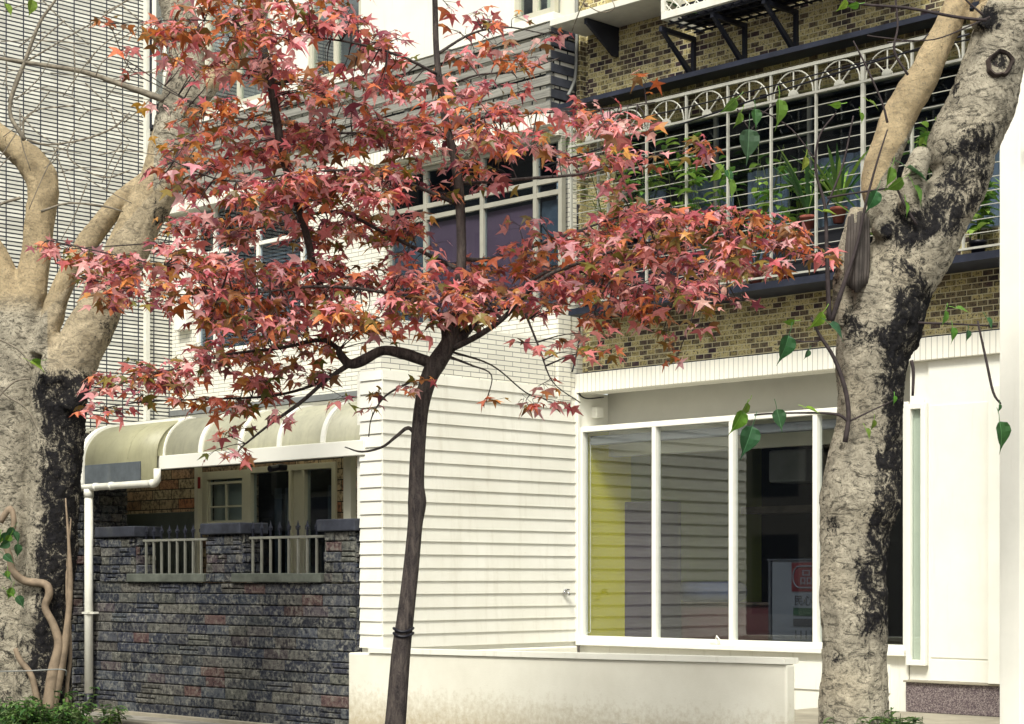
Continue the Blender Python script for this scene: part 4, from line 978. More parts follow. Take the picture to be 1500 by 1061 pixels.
limb(m, D1-.1, [(60, 520, 40), (72, 480, 34), (90, 425, 32), (118, 370, 31), (146, 330, 30), (176, 294, 26), (206, 268, 26), (226, 250, 26)], 14)
limb(m, D1-.35, [(100, 600, 30), (112, 572, 34), (98, 552, 30), (70, 560, 26)], 10)
def stain1(a, b, n, p):
    nz = noise.noise(p*2.0)*.3+noise.noise(p*5)*.2; s_ = .16
    x_edge = 40+(700-b)*.02
    s_ += .8*ss(a+nz*50, x_edge, x_edge+28)*ss(b, 545, 585)*(1-ss(b, 930, 1010)*.55)*(1 if a > 28 else .3)
    s_ += .45*ss(a-(112+(560-b)*.62)+nz*30, 10, 34)*(1 if 330 < b < 570 else 0)
    for (x, y, rx, ry, w) in ((95, 570, 60, 40, .9), (240, 320, 26, 40, .5), (165, 480, 22, 34, .5), (60, 490, 16, 30, .3), (300, 120, 40, 60, .1)):
        q = ((a-x)/rx)**2+((b-y)/ry)**2; s_ += w*max(0, 1-q)
    s_ += .32*ss(b+nz*120, 830, 980)
    return min(1, s_)
def warm1(a, b, n, p):
    w = 0
    if b < 470 and a < 95+(400-b)*.2 and a < 100: w = .9*(1-ss(b, 420, 470))
    if b < 470 and 60 < a < 225 and a < 95+(425-b)*.9: w = max(w, .8*(1-ss(b, 440, 490)))
    if b < 130 and a > 300: w = .9
    if b < 600 and a > 95+(425-b)*.9 and a > 70: w = max(w, .55*(1-ss(b, 500, 600)))
    return w
fuse(m, 'trunk', 'ficus_bark', t1, .015, .014, stain1, warm1, Vector((9, 4, 2)))
# creeping aerial roots
m = MB()
for pts, dd in (([(4, 790, 9), (14, 815, 10), (18, 835, 11), (36, 851, 12), (66, 856, 12), (72, 870, 12), (66, 890, 11), (78, 915, 12), (86, 945, 14), (78, 985, 18), (70, 1045, 20)], -.42),
                ([(96, 730, 2), (101, 800, 5), (103, 860, 8), (98, 920, 10), (92, 960, 13), (84, 1000, 15), (74, 1050, 16)], -.40), ([(22, 950, 7), (30, 968, 9), (46, 990, 9), (55, 1030, 10), (60, 1060, 10)], -.46),
                ([(104, 760, 2), (98, 840, 4), (100, 900, 6), (103, 960, 6), (98, 1010, 6), (100, 1050, 6)], -.3), ([(0, 765, 10), (15, 745, 9), (20, 770, 8), (6, 800, 8)], -.40)):
    limb(m, D1+dd, pts, 8)
m.build('aerial_root', 'vine_bark', t1, True)
wr = [atD(-20, 984, D1-.5), atD(40, 983, D1-.55), atD(92, 981, D1-.5), atD(97, 990, D1-.45)]
cable('wire_tie', wr, .006, 'thin wire tied round the base of the double-trunk tree', 'grey_metal', 'wire')
# thin branches of both trees
def sprig(D, pts, mat, par, n=6, seg=4): m = MB(); limb(m, D, pts, n, seg=seg); m.build('branch', mat, par, True)
m = MB()
for pts in ([(-10, 84, 5), (40, 92, 6), (120, 105, 7), (180, 125, 8), (240, 146, 11)], [(36, 205, 7), (14, 160, 6), (36, 92, 6), (58, 34, 5), (80, 2, 4), (90, -20, 4)],
            [(40, 205, 4), (70, 212, 3), (120, 205, 3), (165, 188, 3), (190, 165, 2)], [(30, 290, 5), (0, 300, 4), (-20, 320, 4)], [(35, 205, 3), (36, 175, 3), (60, 160, 2), (110, 155, 2)],
            [(12, 150, 3), (30, 100, 2), (60, 60, 2), (95, 30, 2)], [(36, 92, 3), (90, 60, 2), (150, 25, 2), (200, -10, 2)], [(60, 310, 4), (100, 298, 3), (150, 302, 3), (180, 310, 2)], [(48, 540, 4), (30, 515, 3), (5, 500, 3), (-10, 495, 3)], [(44, 555, 3), (20, 560, 3), (-10, 590, 3)],
            [(60, 640, 4), (40, 600, 3), (10, 580, 3), (-10, 560, 2)], [(85, 580, 4), (130, 575, 3), (170, 560, 2)], [(110, 190, 2), (100, 230, 2), (150, 260, 2), (190, 250, 2)]):
    sprig(D1-.35, pts, 'pale_twig', t1)
for k in range(46):
    x, y = random.uniform(0, 210), random.uniform(-10, 270); a = random.uniform(-.9, .9)+(0 if random.random() < .6 else math.pi/2); L = random.uniform(40, 110)
    sprig(D1-.3+random.uniform(-.4, .3), [(x, y, 1.8), (x+L*.5*math.cos(a)+random.uniform(-8, 8), y+L*.5*math.sin(a)+random.uniform(-8, 8), 1.6), (x+L*math.cos(a), y+L*math.sin(a), 1.0)], 'pale_twig', t1, 4, 3)
m = MB()
for pts in ([(1445, 30, 5), (1400, 25, 5), (1330, 12, 5), (1260, 6, 4), (1200, -8, 4)], [(1440, 22, 4), (1420, 5, 3), (1405, -10, 3)], [(1215, 470, 8), (1213, 420, 7), (1211, 360, 6), (1208, 300, 5), (1195, 250, 4), (1200, 200, 3), (1225, 165, 2)],
            [(1218, 470, 8), (1235, 420, 7), (1255, 360, 5), (1268, 300, 4), (1284, 240, 3), (1300, 190, 2)], [(1212, 290, 4), (1240, 285, 3), (1300, 276, 3)], [(1212, 300, 3), (1235, 240, 3), (1250, 170, 2)],
            [(1238, 648, 8), (1243, 610, 7), (1238, 570, 7), (1222, 525, 6), (1200, 490, 5), (1188, 465, 3)], [(1242, 617, 5), (1225, 607, 4), (1180, 605, 3), (1130, 606, 3), (1105, 608, 3)], [(1245, 617, 3), (1280, 600, 2), (1310, 585, 2), (1304, 570, 2)],
            [(1330, 110, 4), (1310, 75, 4), (1315, 40, 3), (1312, 0, 3), (1310, -20, 3)], [(1300, 180, 4), (1292, 150, 3), (1270, 100, 3), (1250, 60, 2)], [(1335, 528, 6), (1338, 545, 5), (1337, 580, 4)], [(1345, 473, 4), (1400, 475, 3), (1460, 478, 3)],
            [(1432, 470, 3), (1445, 530, 4), (1455, 575, 4), (1466, 592, 3)], [(1343, 330, 4), (1325, 300, 4), (1312, 272, 3)], [(1110, 190, 2), (1098, 190, 2), (1080, 160, 2)], [(1200, 500, 2), (1170, 500, 2), (1156, 492, 2)],
            [(1140, 150, 2), (1115, 168, 2), (1105, 185, 2), (1096, 195, 2)], [(1195, 235, 2), (1160, 190, 2), (1120, 165, 2), (1096, 160, 2)], [(1450, 25, 3), (1380, 55, 2), (1340, 60, 2), (1300, 62, 2)], [(1360, 50, 2), (1345, 60, 2), (1290, 55, 2), (1270, 52, 2)]):
    sprig(D2-.28, pts, 'twig_bark', t2)
# heart-shaped leaves with long drip tips on the shoots of the leaning tree
def bodhi(m, cx, cy, L, ang, tilt, col, D=D2-.32):
    """leaf about L px long hanging along ang (deg, 90 = straight down), turned by tilt about its own axis"""
    c = atD(cx, cy, D); u = Vector((Q*math.cos(R(ang)), Q*math.cos(R(ang)), -math.sin(R(ang)))); tow = Vector((Q, -Q, .15)).normalized()
    sd = u.cross(tow).normalized(); sd = (sd*math.cos(R(tilt))+tow*math.sin(R(tilt))).normalized(); nn = sd.cross(u); k = L/F*D
    prof = [(0, .04), (.06, .20), (.18, .29), (.34, .30), (.5, .24), (.64, .145), (.74, .06), (.86, .022), (1.0, .004)]
    bend = random.uniform(.1, .45); vs = []; lite = tuple(min(1, v*1.9+.02) for v in col)
    for t_, w in prof:
        r = .014 if w > .03 else w*.4
        for q in (-w, -w*.5, -r, r, w*.5, w):
            vs.append(c+u*k*t_+sd*k*q+nn*k*(.16*abs(q)/.3*(1+.4*math.sin(t_*19))*.8-bend*t_*t_))
    for i in range(len(prof)-1):
        for j in range(5):
            a = i*6+j; m.add([vs[a], vs[a+1], vs[a+7], vs[a+6]], [(0, 1, 2, 3)], lite if j == 2 else tuple(v*(1 if (i+j) % 2 else 1.12) for v in col))
    pt = c-u*k*.45+nn*k*.05; m.tube([c, (c+pt)/2+nn*k*.04, pt], .0022, 4, cap=False, col=lite)
m = MB(); DG = (.035, .10, .036); LG = (.10, .20, .025); YG_ = (.17, .26, .03)
for (x, y, L, an, ti, c) in ((1097, 190, 52, 92, 8, DG), (1141, 146, 44, 88, 40, LG), (1106, 160, 30, 80, 20, DG), (1078, 145, 34, 130, 50, LG), (1085, 165, 26, 110, 50, LG), (1054, 250, 24, 120, 40, YG_), (1068, 262, 34, 80, 50, LG), (1062, 250, 26, 60, 30, DG),
                             (1284, 280, 36, 110, 20, DG), (1306, 245, 34, 95, 40, LG), (1322, 262, 34, 130, 50, LG), (1328, 246, 46, 20, 60, DG), (1338, 272, 34, 60, 50, LG), (1326, 296, 24, 80, 55, LG), (1205, 310, 26, 5, 60, YG_), (1180, 230, 24, 100, 40, YG_),
                             (1155, 492, 46, 96, 25, DG), (1205, 458, 34, 120, 45, YG_), (1215, 475, 34, 30, 40, DG), (1164, 470, 20, 170, 50, LG), (1185, 513, 16, 110, 30, DG), (1095, 590, 28, 110, 55, LG), (1088, 602, 42, 108, 35, LG), (1102, 625, 52, 100, 10, DG), (1138, 600, 36, 80, 5, DG), (1180, 598, 26, 10, 60, YG_),
                             (1268, 628, 20, 60, 40, YG_), (1280, 615, 18, 100, 40, LG), (1464, 618, 48, 82, 25, DG), (1464, 592, 14, 90, 40, DG), (1385, 455, 26, 100, 50, LG), (1400, 452, 24, 10, 50, LG), (1395, 480, 24, 80, 30, LG), (1418, 484, 18, 90, 30, DG), (1445, 466, 22, 60, 40, DG),
                             (1232, 152, 20, 160, 50, YG_), (1272, 148, 22, 30, 60, YG_), (1260, 165, 18, 80, 40, LG), (1240, 0, 24, 120, 50, YG_), (1258, 6, 20, 170, 50, LG), (1310, 580, 14, 90, 30, LG)):
    bodhi(m, x, y, L*.98, an+random.uniform(-8, 8), ti, tuple(v*random.uniform(.85, 1.2) for v in c))
m.build('leaves', 'green_leaf', t2, True)
m = MB()
for (x, y, L, an, ti, c) in ((48, 0, 26, 100, 40, YG_), (8, 6, 22, 60, 50, YG_), (44, 530, 26, 20, 50, YG_), (60, 528, 20, 170, 50, LG)): bodhi(m, x, y, L, an, ti, c, D1-.5)
for k in range(14): bodhi(m, random.uniform(-5, 30), random.uniform(750, 880) if k < 8 else random.uniform(780, 800), random.uniform(14, 22), random.uniform(20, 160), random.uniform(0, 60), DG if random.random() < .5 else LG, D1-.6)
m.build('leaves', 'green_leaf', t1, True)

# ------------------------------------------------------------------ the red maple
DM = 12.7
mp = thing('maple_tree', 'slender dark-barked maple in the middle with a broad crown of red and orange star-shaped leaves', 'tree', tuple(atD(576, 1172, DM)))
m = MB(); limb(m, DM, [(562, 1180, 50), (572, 1110, 36), (579, 1061, 31), (587, 960, 28), (594, 903, 25), (602, 834, 23), (608, 770, 22), (611, 737, 27), (610, 710, 23), (612, 660, 22), (617, 600, 22), (628, 555, 25), (641, 530, 28), (656, 505, 24), (668, 470, 17), (673, 420, 15), (676, 360, 14), (670, 255, 14), (652, 175, 11), (640, 85, 9), (637, 0, 8), (634, -60, 6), (640, -130, 2)], 14, seg=7)
limb(m, DM, [(640, 535, 17), (612, 525, 17), (590, 518, 17), (560, 514, 14), (530, 529, 16), (512, 533, 14), (499, 520, 12), (496, 508, 7)], 10)
limb(m, DM, [(655, 512, 14), (676, 494, 15), (684, 486, 12), (700, 470, 7)], 10)
limb(m, DM, [(650, 512, 14), (652, 495, 11), (648, 480, 6)], 8)
BR0 = [((638, -15, 4, 0), (590, -45, 3, -.1), (530, -60, 2, -.2), (470, -40, 1.5, -.3)), ((636, -40, 4, 0), (670, -80, 3, .1), (700, -120, 2, .2)), ((400, -10, 4, -.4), (350, -40, 2.5, -.5), (300, -40, 1.5, -.5)), ((300, 160, 2, .8), (240, 130, 1.5, .85), (190, 100, 1.2, .9), (165, 45, 1, .9)), ((240, 390, 2, -1.), (160, 372, 1.5, -1.05), (70, 352, 1, -1.1))]
BR = []                                              # branch polylines (px,py,width,doff)
def branch(*pts): BR.append(pts); limb(m, DM, pts, 7)
branch((660, 512, 10, 0), (700, 492, 9, -.1), (735, 468, 8, -.2), (762, 440, 6, -.3), (800, 405, 6, -.4), (850, 385, 5, -.5), (920, 362, 4, -.6), (1000, 350, 3, -.7), (1100, 355, 2.5, -.8), (1200, 378, 1.5, -.9))
branch((735, 468, 6, -.2), (722, 450, 5, -.2), (765, 420, 5, -.1), (810, 395, 5, 0), (860, 400, 4, .2), (940, 415, 3, .4), (1040, 430, 2.5, .6), (1110, 440, 1.5, .6))
branch((676, 380, 7, 0), (720, 380, 6, .2), (770, 365, 5, .4), (830, 345, 4, .6), (900, 320, 3, .7), (980, 300, 2, .8))
branch((668, 268, 7, 0), (700, 268, 5, .1), (770, 262, 5, .3), (850, 255, 4, .5), (930, 235, 3, .6), (1030, 215, 1.5, .7))
branch((655, 190, 6, 0), (720, 170, 4, -.3), (800, 165, 3, -.6), (880, 160, 2, -.8), (960, 150, 1.2, -.9))
branch((512, 533, 8, 0), (480, 555, 6, -.1), (440, 590, 6, -.2), (395, 622, 4, -.3), (360, 650, 3, -.3))
branch((512, 535, 7, 0), (470, 560, 5, .1), (400, 580, 4, .3), (300, 585, 3, .4), (200, 590, 2, .5), (120, 605, 1.2, .5))
branch((497, 512, 8, 0), (470, 498, 7, .1), (410, 510, 5, .3), (330, 520, 4, .5), (240, 545, 3, .6), (150, 570, 1.5, .7))
branch((660, 470, 7, 0), (600, 440, 6, -.2), (540, 425, 5, -.4), (460, 420, 4, -.6), (360, 430, 3, -.8), (240, 430, 2, -1.), (110, 405, 1.2, -1.1))
branch((672, 395, 7, 0), (620, 370, 6, .2), (560, 340, 5, .4), (490, 310, 5, .6), (400, 330, 3.5, .8), (300, 350, 2.5, .9), (100, 365, 1.5, 1.))
branch((671, 300, 7, 0), (600, 270, 5, -.2), (520, 250, 4, -.4), (430, 255, 3, -.6), (330, 265, 2.5, -.8), (240, 230, 1.2, -.9))
branch((655, 200, 6, 0), (590, 190, 5, .2), (500, 195, 4, .4), (400, 180, 3, .6), (300, 160, 2, .8), (180, 85, 1.0, .9))
branch((643, 110, 5, 0), (580, 80, 4, -.2), (500, 60, 3, -.4), (400, 50, 2.5, -.5), (300, 30, 2, -.6), (160, 35, 1, -.7))
branch((640, 80, 5, 0), (690, 50, 3.5, .2), (740, 40, 2.5, .3), (800, 50, 1.5, .4))
branch((646, 130, 4, 0), (700, 110, 3, -.3), (760, 105, 2, -.5), (820, 85, 1.2, -.6))
branch((610, 640, 6, 0), (598, 627, 6, -.02), (580, 640, 5, -.1), (560, 655, 4, -.15), (530, 662, 3, -.2), (505, 655, 1.5, -.2))
branch((650, 520, 5, 0), (690, 535, 3, -.1), (720, 550, 2, -.2), (712, 590, 1.5, -.2)); branch((660, 515, 4, 0), (720, 535, 2.5, .2), (770, 575, 2, .2), (800, 585, 1.5, .2))
branch((770, 460, 4, -.2), (790, 510, 3, -.2), (810, 560, 2, -.2), (850, 590, 1.2, -.2)); branch((600, 560, 4, 0), (565, 580, 3, 0), (545, 610, 2, 0), (540, 640, 1.2, 0))
branch((380, 45, 10, -.1), (395, 110, 12, -.1), (410, 205, 13, -.1), (418, 245, 11, -.1)); branch((418, 245, 10, -.1), (448, 340, 11, -.1), (462, 400, 11, -.05), (480, 440, 8, 0))
for q_ in BR0: branch(*q_)
m.build('trunk', 'maple_bark', mp, True)
m = MB()
for z in (-.008, .010): 
    c = atD(591, 926+z*400, DM); m.tube([c+Vector((math.cos(a)*.066, math.sin(a)*.066, .012*math.sin(a*2))) for a in np.linspace(0, 6.4, 18)], .010, 6)
tag(m.build('trunk_strap', 'black_plastic', None, True), 'black strap tied round the slender maple trunk', 'strap')
# foliage pads: px centre, radii, density factor
PADS = [(600, -45, 110, 40, .6), (650, -100, 60, 40, .5), (330, -20, 70, 34, .8), (480, -20, 60, 30, .6), (165, 40, 18, 14, .6), (190, 80, 22, 14, .6), (215, 105, 26, 12, .7), (80, 355, 40, 16, .6), (150, 375, 50, 18, .8), (140, 430, 40, 14, .7), (230, 150, 24, 10, .5), (185, 60, 40, 40, .12), (300, 40, 90, 45, .95), (400, 35, 80, 45, .85), (345, 100, 80, 36, .95), (250, 70, 30, 40, .5), (480, 25, 60, 30, .85), (345, 165, 85, 40, .9), (430, 120, 70, 45, .75), (520, 50, 55, 40, .6), (575, 75, 46, 36, .8), (690, 25, 60, 28, .7), (770, 20, 40, 16, .4), (690, 75, 44, 25, .6), (755, 75, 45, 25, .8), (800, 60, 24, 34, .4),
        (390, 215, 130, 45, 1.1), (520, 135, 90, 36, 1.0), (520, 195, 110, 45, 1.0), (610, 120, 60, 30, .6), (625, 195, 90, 45, .9), (710, 150, 70, 36, .95), (755, 190, 70, 40, .9), (700, 225, 80, 36, .85),
        (285, 260, 60, 40, .55), (370, 285, 110, 42, 1.1), (480, 275, 110, 42, 1.1), (590, 265, 90, 36, .9), (690, 280, 60, 30, .5), (290, 340, 80, 36, .9), (420, 340, 110, 30, .9), (530, 325, 90, 40, 1.0), (600, 340, 60, 36, .8),
        (840, 165, 50, 30, .9), (900, 185, 60, 26, .9), (850, 225, 60, 28, .8), (930, 225, 60, 24, .9), (1000, 218, 40, 18, .8), (880, 270, 34, 30, .5), (950, 120, 10, 8, .3),
        (860, 345, 80, 40, .8), (940, 325, 70, 38, 1.1), (1010, 325, 80, 36, 1.2), (1090, 335, 80, 34, 1.05), (1150, 355, 55, 34, .9), (1190, 380, 30, 26, .7), (960, 375, 110, 36, 1.2), (1070, 380, 70, 34, 1.0), (860, 405, 90, 36, 1.1), (960, 425, 90, 36, 1.1), (1050, 420, 60, 36, .9), (880, 455, 90, 26, .9), (990, 480, 40, 40, .35), (1090, 455, 24, 30, .3),
        (770, 345, 50, 34, .7), (730, 395, 80, 38, 1.1), (800, 430, 70, 34, 1.0), (720, 440, 80, 30, 1.0), (640, 410, 80, 40, .9), (640, 460, 80, 28, 1.0), (555, 400, 80, 40, 1.0), (560, 455, 80, 30, 1.0), (540, 490, 50, 16, .5),
        (450, 400, 110, 40, 1.1), (350, 400, 110, 40, 1.1), (250, 390, 90, 36, .9), (170, 405, 60, 30, .8), (100, 370, 45, 26, .5), (230, 430, 90, 24, .9), (400, 455, 110, 40, 1.15), (470, 465, 80, 34, 1.0), (320, 450, 90, 28, .8), (390, 510, 100, 34, 1.0), (290, 540, 100, 34, 1.1), (200, 565, 70, 30, 1.0), (150, 595, 40, 20, .8), (330, 575, 80, 34, .95), (420, 555, 60, 34, .7), (380, 610, 40, 26, .45), (345, 655, 40, 22, .5), (320, 630, 20, 16, .5), (480, 530, 40, 30, .35), (560, 565, 40, 18, .5), (640, 565, 24, 14, .3),
        (510, 585, 22, 24, .5), (810, 590, 34, 22, .6), (800, 560, 20, 14, .3), (850, 500, 40, 24, .7), (770, 500, 34, 20, .5), (905, 515, 24, 20, .2), (1000, 520, 14, 14, .5), (720, 575, 20, 22, .25), (775, 590, 10, 14, .3), (540, 610, 16, 24, .2)]
BP = []
for pts in BR:
    for p in curve([(q[0], q[1], q[3]) for q in pts], 6): BP.append(p)
BP = np.array(BP)
LEAF3 = [(0, 0), (-.28, .05), (-.66, .36), (-.19, .38), (0, 1.0), (.19, .38), (.66, .36), (.28, .05)]
LEAF5 = [(0, 0), (-.38, -.14), (-.20, .13), (-.72, .42), (-.18, .42), (0, 1.0), (.18, .42), (.72, .42), (.20, .13), (.38, -.14)]
def maple_leaf(m, p, u, nrm_, size, col, curl):
    u = u.normalized(); s_ = nrm_.cross(u)
    s_ = s_.normalized() if s_.length > .05 else u.orthogonal(); n = u.cross(s_)
    out = LEAF3 if random.random() < .72 else LEAF5; k = len(out); vs = []
    fold = random.uniform(.0, .45); asym = random.uniform(.75, 1.25); wid = random.uniform(.75, 1.1)
    for (a, b) in out:
        a *= wid; r2 = a*a*1.0+max(0, b-.35)**2*.9
        vs.append(p+s_*size*a*(asym if a > 0 else 1)+u*size*b-n*size*curl*r2+n*size*fold*abs(a))
    c = p+u*size*.36+n*size*(-.02)
    vs.append(c)
    m.add(vs, [(i, (i+1) % k, k) for i in range(k)], col)
PAL = [((.66, .22, .215), 32), ((.74, .38, .375), 26), ((.52, .12, .135), 12), ((.70, .23, .10), 13), ((.64, .29, .07), 6), ((.23, .115, .045), 8), ((.17, .13, .03), 5), ((.28, .07, .10), 8)]
PALO = [((.27, .18, .04), 30), ((.36, .16, .05), 25), ((.17, .165, .03), 16), ((.46, .12, .08), 28), ((.26, .08, .085), 10)]
def pick(pal):
    k = random.uniform(0, sum(w for _, w in pal))
    for c, w in pal:
        k -= w
        if k <= 0:
            q_ = random.uniform(.85, 1.25); return tuple(v*q_*random.uniform(.9, 1.1) for v in c)
    return pal[0][0]
lm = MB(); tw = MB(); nleaf = 0
LS = 20.5/F*DM
for (cx, cy, rx, ry, den) in PADS:
    d0 = BP[np.argmin((BP[:, 0]-cx)**2+(BP[:, 1]-cy)**2)][2]+random.uniform(-.35, .35)
    ncl = max(1, int(rx*ry*math.pi*den/430))
    warmth = random.random()
    for k in range(ncl):
        a = random.uniform(0, 6.283); r_ = math.sqrt(random.random()); x = cx+rx*1.05*r_*math.cos(a); y = cy+ry*.78*r_*math.sin(a); dd = d0+random.uniform(-.45, .45)
        q = BP[np.argmin((BP[:, 0]-x)**2+((BP[:, 1]-y)*1.3)**2+((BP[:, 2]-dd)*40)**2+rng.uniform(0, 900, len(BP)))]
        L = math.hypot(q[0]-x, q[1]-y); 
        pts = [(q[0], q[1], q[2]), ((q[0]+x)/2+random.uniform(-5, 5), (q[1]+y)/2-L*.06+random.uniform(-4, 4), (q[2]+dd)/2), (x, y, dd)]
        P = curve(pts, 4); P3 = [atD(p[0], p[1], DM+p[2]) for p in P]
        w0 = min(.009, .003+L*.00005); tw.tube(P3, [w0*(1-.75*i/(len(P3)-1)) for i in range(len(P3))], 4, col=(.05, .03, .03))
        tdir = (P3[-1]-P3[-2]).normalized()
        nl = random.randint(5, 8)
        for j in range(nl):
            f = random.uniform(.0, 1.0)
            b = P3[-1]-tdir*LS*1.6*f*random.random()
            az = random.uniform(0, 6.283)
            out = Vector((math.cos(az), math.sin(az), random.uniform(-.35, .25)))+tdir*.5
            pet = b+out.normalized()*LS*random.uniform(.35, 1.0)+Vector((0, 0, random.uniform(-.3, .25)*LS))
            tw.tube([b, pet], .0016, 3, cap=False)
            u = Vector((out.x, out.y, out.z*.4-random.uniform(.0, 1.0))).normalized()
            nr = Vector((random.gauss(0, .55), random.gauss(0, .55), 1))-Vector((-Q, Q, 0))*.25
            low = (y-cy)/ry; pal = PALO if random.random() < .14+.20*max(0, low)+(.12 if cy > 430 else 0)-(.12 if cy < 200 else 0) else PAL
            col = pick(pal)
            if warmth > .80 and random.random() < .5: col = pick([((.50, .13, .045), 2), ((.46, .16, .04), 2), ((.25, .12, .04), 1)])
            maple_leaf(lm, pet, u, nr, LS*random.choice((.5, .65, .8, .9, 1.0, 1.12, 1.25)), col, random.uniform(.0, 1.1)); nleaf += 1
print('maple leaves', nleaf)
# a few bright yellow leaves
for (x, y) in ((200, 150), (208, 158), (222, 200), (236, 212)):
    maple_leaf(lm, atD(x, y, DM+.6), Vector((random.uniform(-.5, .5), .2, -.8)), Vector((.6, -.6, random.uniform(.3, .9))), LS*.8, (.50, .27, .03), .6)
tw.build('twigs', 'twig_bark', mp)
lm.build('crown', 'maple_leaf', mp)

# ------------------------------------------------------------------ weeds
def weed_mass(m, n, xr, yr, hr, colf, size=(.04, .09)):
    for k in range(n):
        x = random.uniform(*xr); y = random.uniform(*yr); h = random.uniform(*hr)*(.5+.5*noise.noise(Vector((x*2, y*2, 0)))+.35)
        a = random.uniform(0, 6.28); st0 = Vector((x, y, .05)); d = Vector((math.cos(a)*.3, math.sin(a)*.3, 1)).normalized()
        m.tube([st0, st0+d*h*.6, st0+d*h], [.004, .003, .002], 4, cap=False, col=(.07, .09, .03))
        for j in range(int(6+h*26)):
            f = random.uniform(.25, 1); b = random.uniform(0, 6.28)
            leaf_blade(m, st0+d*h*f, (math.cos(b), math.sin(b), random.uniform(-.1, .8)), random.uniform(*size), random.uniform(.022, .04), .8, colf(), 3)
wc = lambda: random.choice([(.045, .12, .025), (.075, .17, .03), (.12, .22, .05), (.03, .07, .02), (.16, .23, .09)])
a = atD(-40, 1061, D1-.9); b = atD(125, 1061, D1-.9); 
m = MB()
for k in range(150):
    px = random.uniform(-30, 128); D_ = random.uniform(D1-1.5, D1-.3); g = atD(px, 1061, D_); h = (1.5-(random.gauss(1042, 13)-HY)/F*D_)-.05
    if px > 70: h *= random.uniform(.9, 1.12)
    h = max(.12, h)
    an = random.uniform(0, 6.28); st0 = Vector((g.x, g.y, .05)); d = Vector((math.cos(an)*.2, math.sin(an)*.2, 1)).normalized()
    m.tube([st0, st0+d*h*.6, st0+d*h], [.004, .003, .002], 4, cap=False, col=(.07, .09, .03))
    for j in range(16):
        f = random.uniform(.4, 1); bb_ = random.uniform(0, 6.28); leaf_blade(m, st0+d*h*f, (math.cos(bb_), math.sin(bb_), random.uniform(-.1, .8)), random.uniform(.05, .11), random.uniform(.02, .042), .8, wc(), 3)
tag(m.build('weeds', 'green_leaf', None, True), 'bright green weeds round the foot of the double-trunk tree', 'weeds', kind='stuff')
def small_plant(px, py_top, D_, label):
    g = atD(px, 1061, D_); top = atD(px, py_top, D_).z; o = thing('weed_plant', label, 'plant', (g.x, g.y, .05))
    m = MB(); m2 = MB()
    for k in range(9):
        an = random.uniform(0, 6.28); d = Vector((math.cos(an)*.3, math.sin(an)*.3, 1)).normalized(); st0 = Vector((g.x+random.uniform(-.12, .12), g.y+random.uniform(-.12, .12), .05)); h = (top-.05)*random.uniform(.75, 1)
        m2.tube([st0, st0+d*h*.5, st0+d*h], [.005, .004, .002], 5)
        for j in range(14):
            f = random.uniform(.45, 1); b_ = random.uniform(0, 6.28); leaf_blade(m, st0+d*h*f, (math.cos(b_), math.sin(b_), random.uniform(.1, .8)), random.uniform(.08, .14), random.uniform(.018, .03), .9, wc(), 4)
    m2.build('stem', 'green_stem', o, True); m.build('leaves', 'green_leaf', o, True)
small_plant(165, 1030, 17.4, 'small leafy weed growing at the foot of the dark stone wall')
m = MB()
for k in range(70):
    px = random.uniform(1225, 1345); D_ = random.uniform(D2-.7, D2+.5); g = atD(px, 1061, D_); h = max(.1, (1.5-(random.gauss(1056, 9)-HY)/F*D_)-.05); st0 = Vector((g.x, g.y, .05)); an = random.uniform(0, 6.28); d = Vector((math.cos(an)*.15, math.sin(an)*.15, 1)).normalized()
    m.tube([st0, st0+d*h], [.004, .002], 4, cap=False, col=(.07, .09, .03))
    for j in range(16):
        f = random.uniform(.5, 1); b_ = random.uniform(0, 6.28); leaf_blade(m, st0+d*h*f, (math.cos(b_), math.sin(b_), random.uniform(0, .9)), random.uniform(.05, .10), random.uniform(.02, .035), .8, tuple(v*.8 for v in wc()), 3)
tag(m.build('undergrowth', 'green_leaf', None, True), 'dark green weeds at the foot of the leaning tree on the right', 'weeds', kind='stuff')

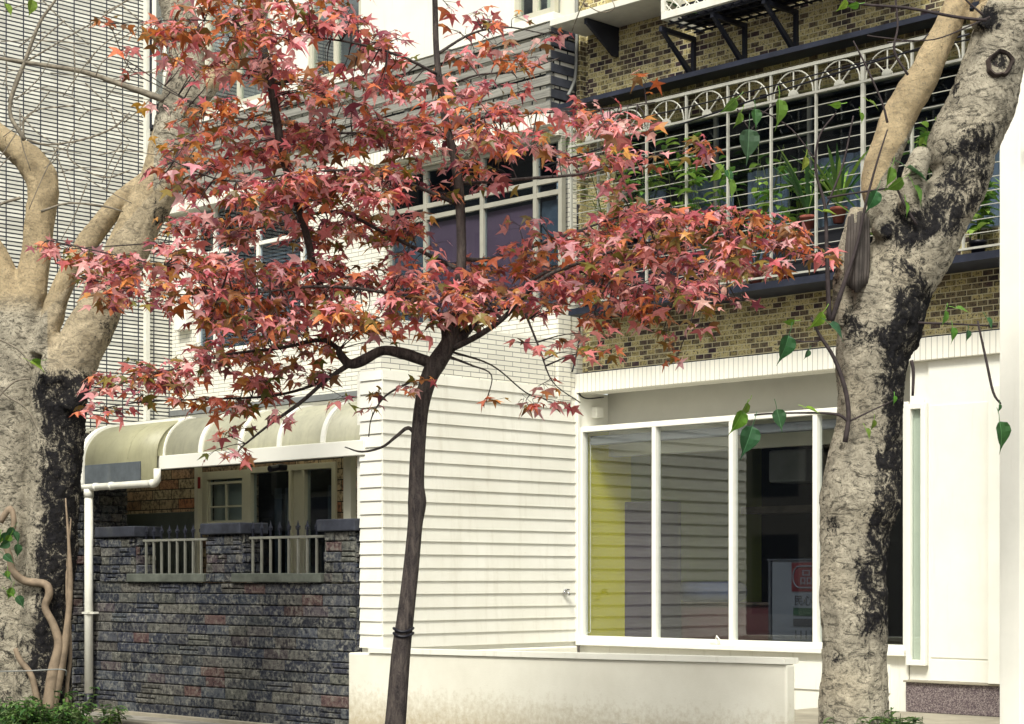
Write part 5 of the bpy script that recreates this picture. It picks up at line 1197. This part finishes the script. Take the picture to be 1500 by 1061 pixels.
# ------------------------------------------------------------------ other side of the street (unseen; block added tall to darken what the glass mirrors)
fb = thing('street_block', 'plain apartment block across the street, unseen, made tall to darken the window reflections', 'building', (-25, -26, 0))
m = MB(); m.box(-75, 4, -30, -23, 0, 24); m.build('wall', 'far_tile', fb)

# ------------------------------------------------------------------ light and camera
w = bpy.data.worlds.new('World'); S.world = w; w.use_nodes = True
nt = w.node_tree; bg = nt.nodes['Background']; sky = nt.nodes.new('ShaderNodeTexSky'); sky.sky_type = 'NISHITA'; sky.sun_disc = False
to_sun = Vector((.30, -.58, .80)).normalized()
el = math.asin(to_sun.z); sky.sun_elevation = el; sky.sun_rotation = math.atan2(to_sun.x, to_sun.y); sky.altitude = 50; sky.dust_density = 3.0; sky.air_density = .8; sky.ozone_density = .5
hs = nt.nodes.new('ShaderNodeHueSaturation'); hs.inputs['Saturation'].default_value = .28; nt.links.new(sky.outputs[0], hs.inputs['Color'])
mxs = nt.nodes.new('ShaderNodeMix'); mxs.data_type = 'RGBA'; mxs.blend_type = 'MULTIPLY'; mxs.inputs[0].default_value = 1; mxs.inputs[7].default_value = (1, 1, .95, 1)
nt.links.new(hs.outputs[0], mxs.inputs[6]); nt.links.new(mxs.outputs[2], bg.inputs[0]); bg.inputs[1].default_value = .105
sd = bpy.data.lights.new('sun', 'SUN'); sd.energy = 1.5; sd.angle = R(14); sd.color = (1, .97, .88)
so = bpy.data.objects.new('sun', sd); COL.objects.link(so); so.rotation_euler = (-to_sun).to_track_quat('-Z', 'Y').to_euler(); so.location = (0, -5, 20)
cd = bpy.data.cameras.new('camera'); cam = bpy.data.objects.new('camera', cd); COL.objects.link(cam)
cam.location = CAM; cam.rotation_euler = Matrix(((Q, 0, Q), (Q, 0, -Q), (0, 1, 0))).to_euler()
cd.sensor_width = 36; cd.sensor_fit = 'HORIZONTAL'; cd.lens = F/1500*36; cd.shift_y = (HY-530.5)/1500; cd.shift_x = 0; cd.clip_end = 500
S.camera = cam
S.view_settings.view_transform = 'Standard'; S.view_settings.look = 'None'; S.view_settings.exposure = 1.34; S.view_settings.gamma = 1
S.cycles.max_bounces = 8; S.cycles.transparent_max_bounces = 16
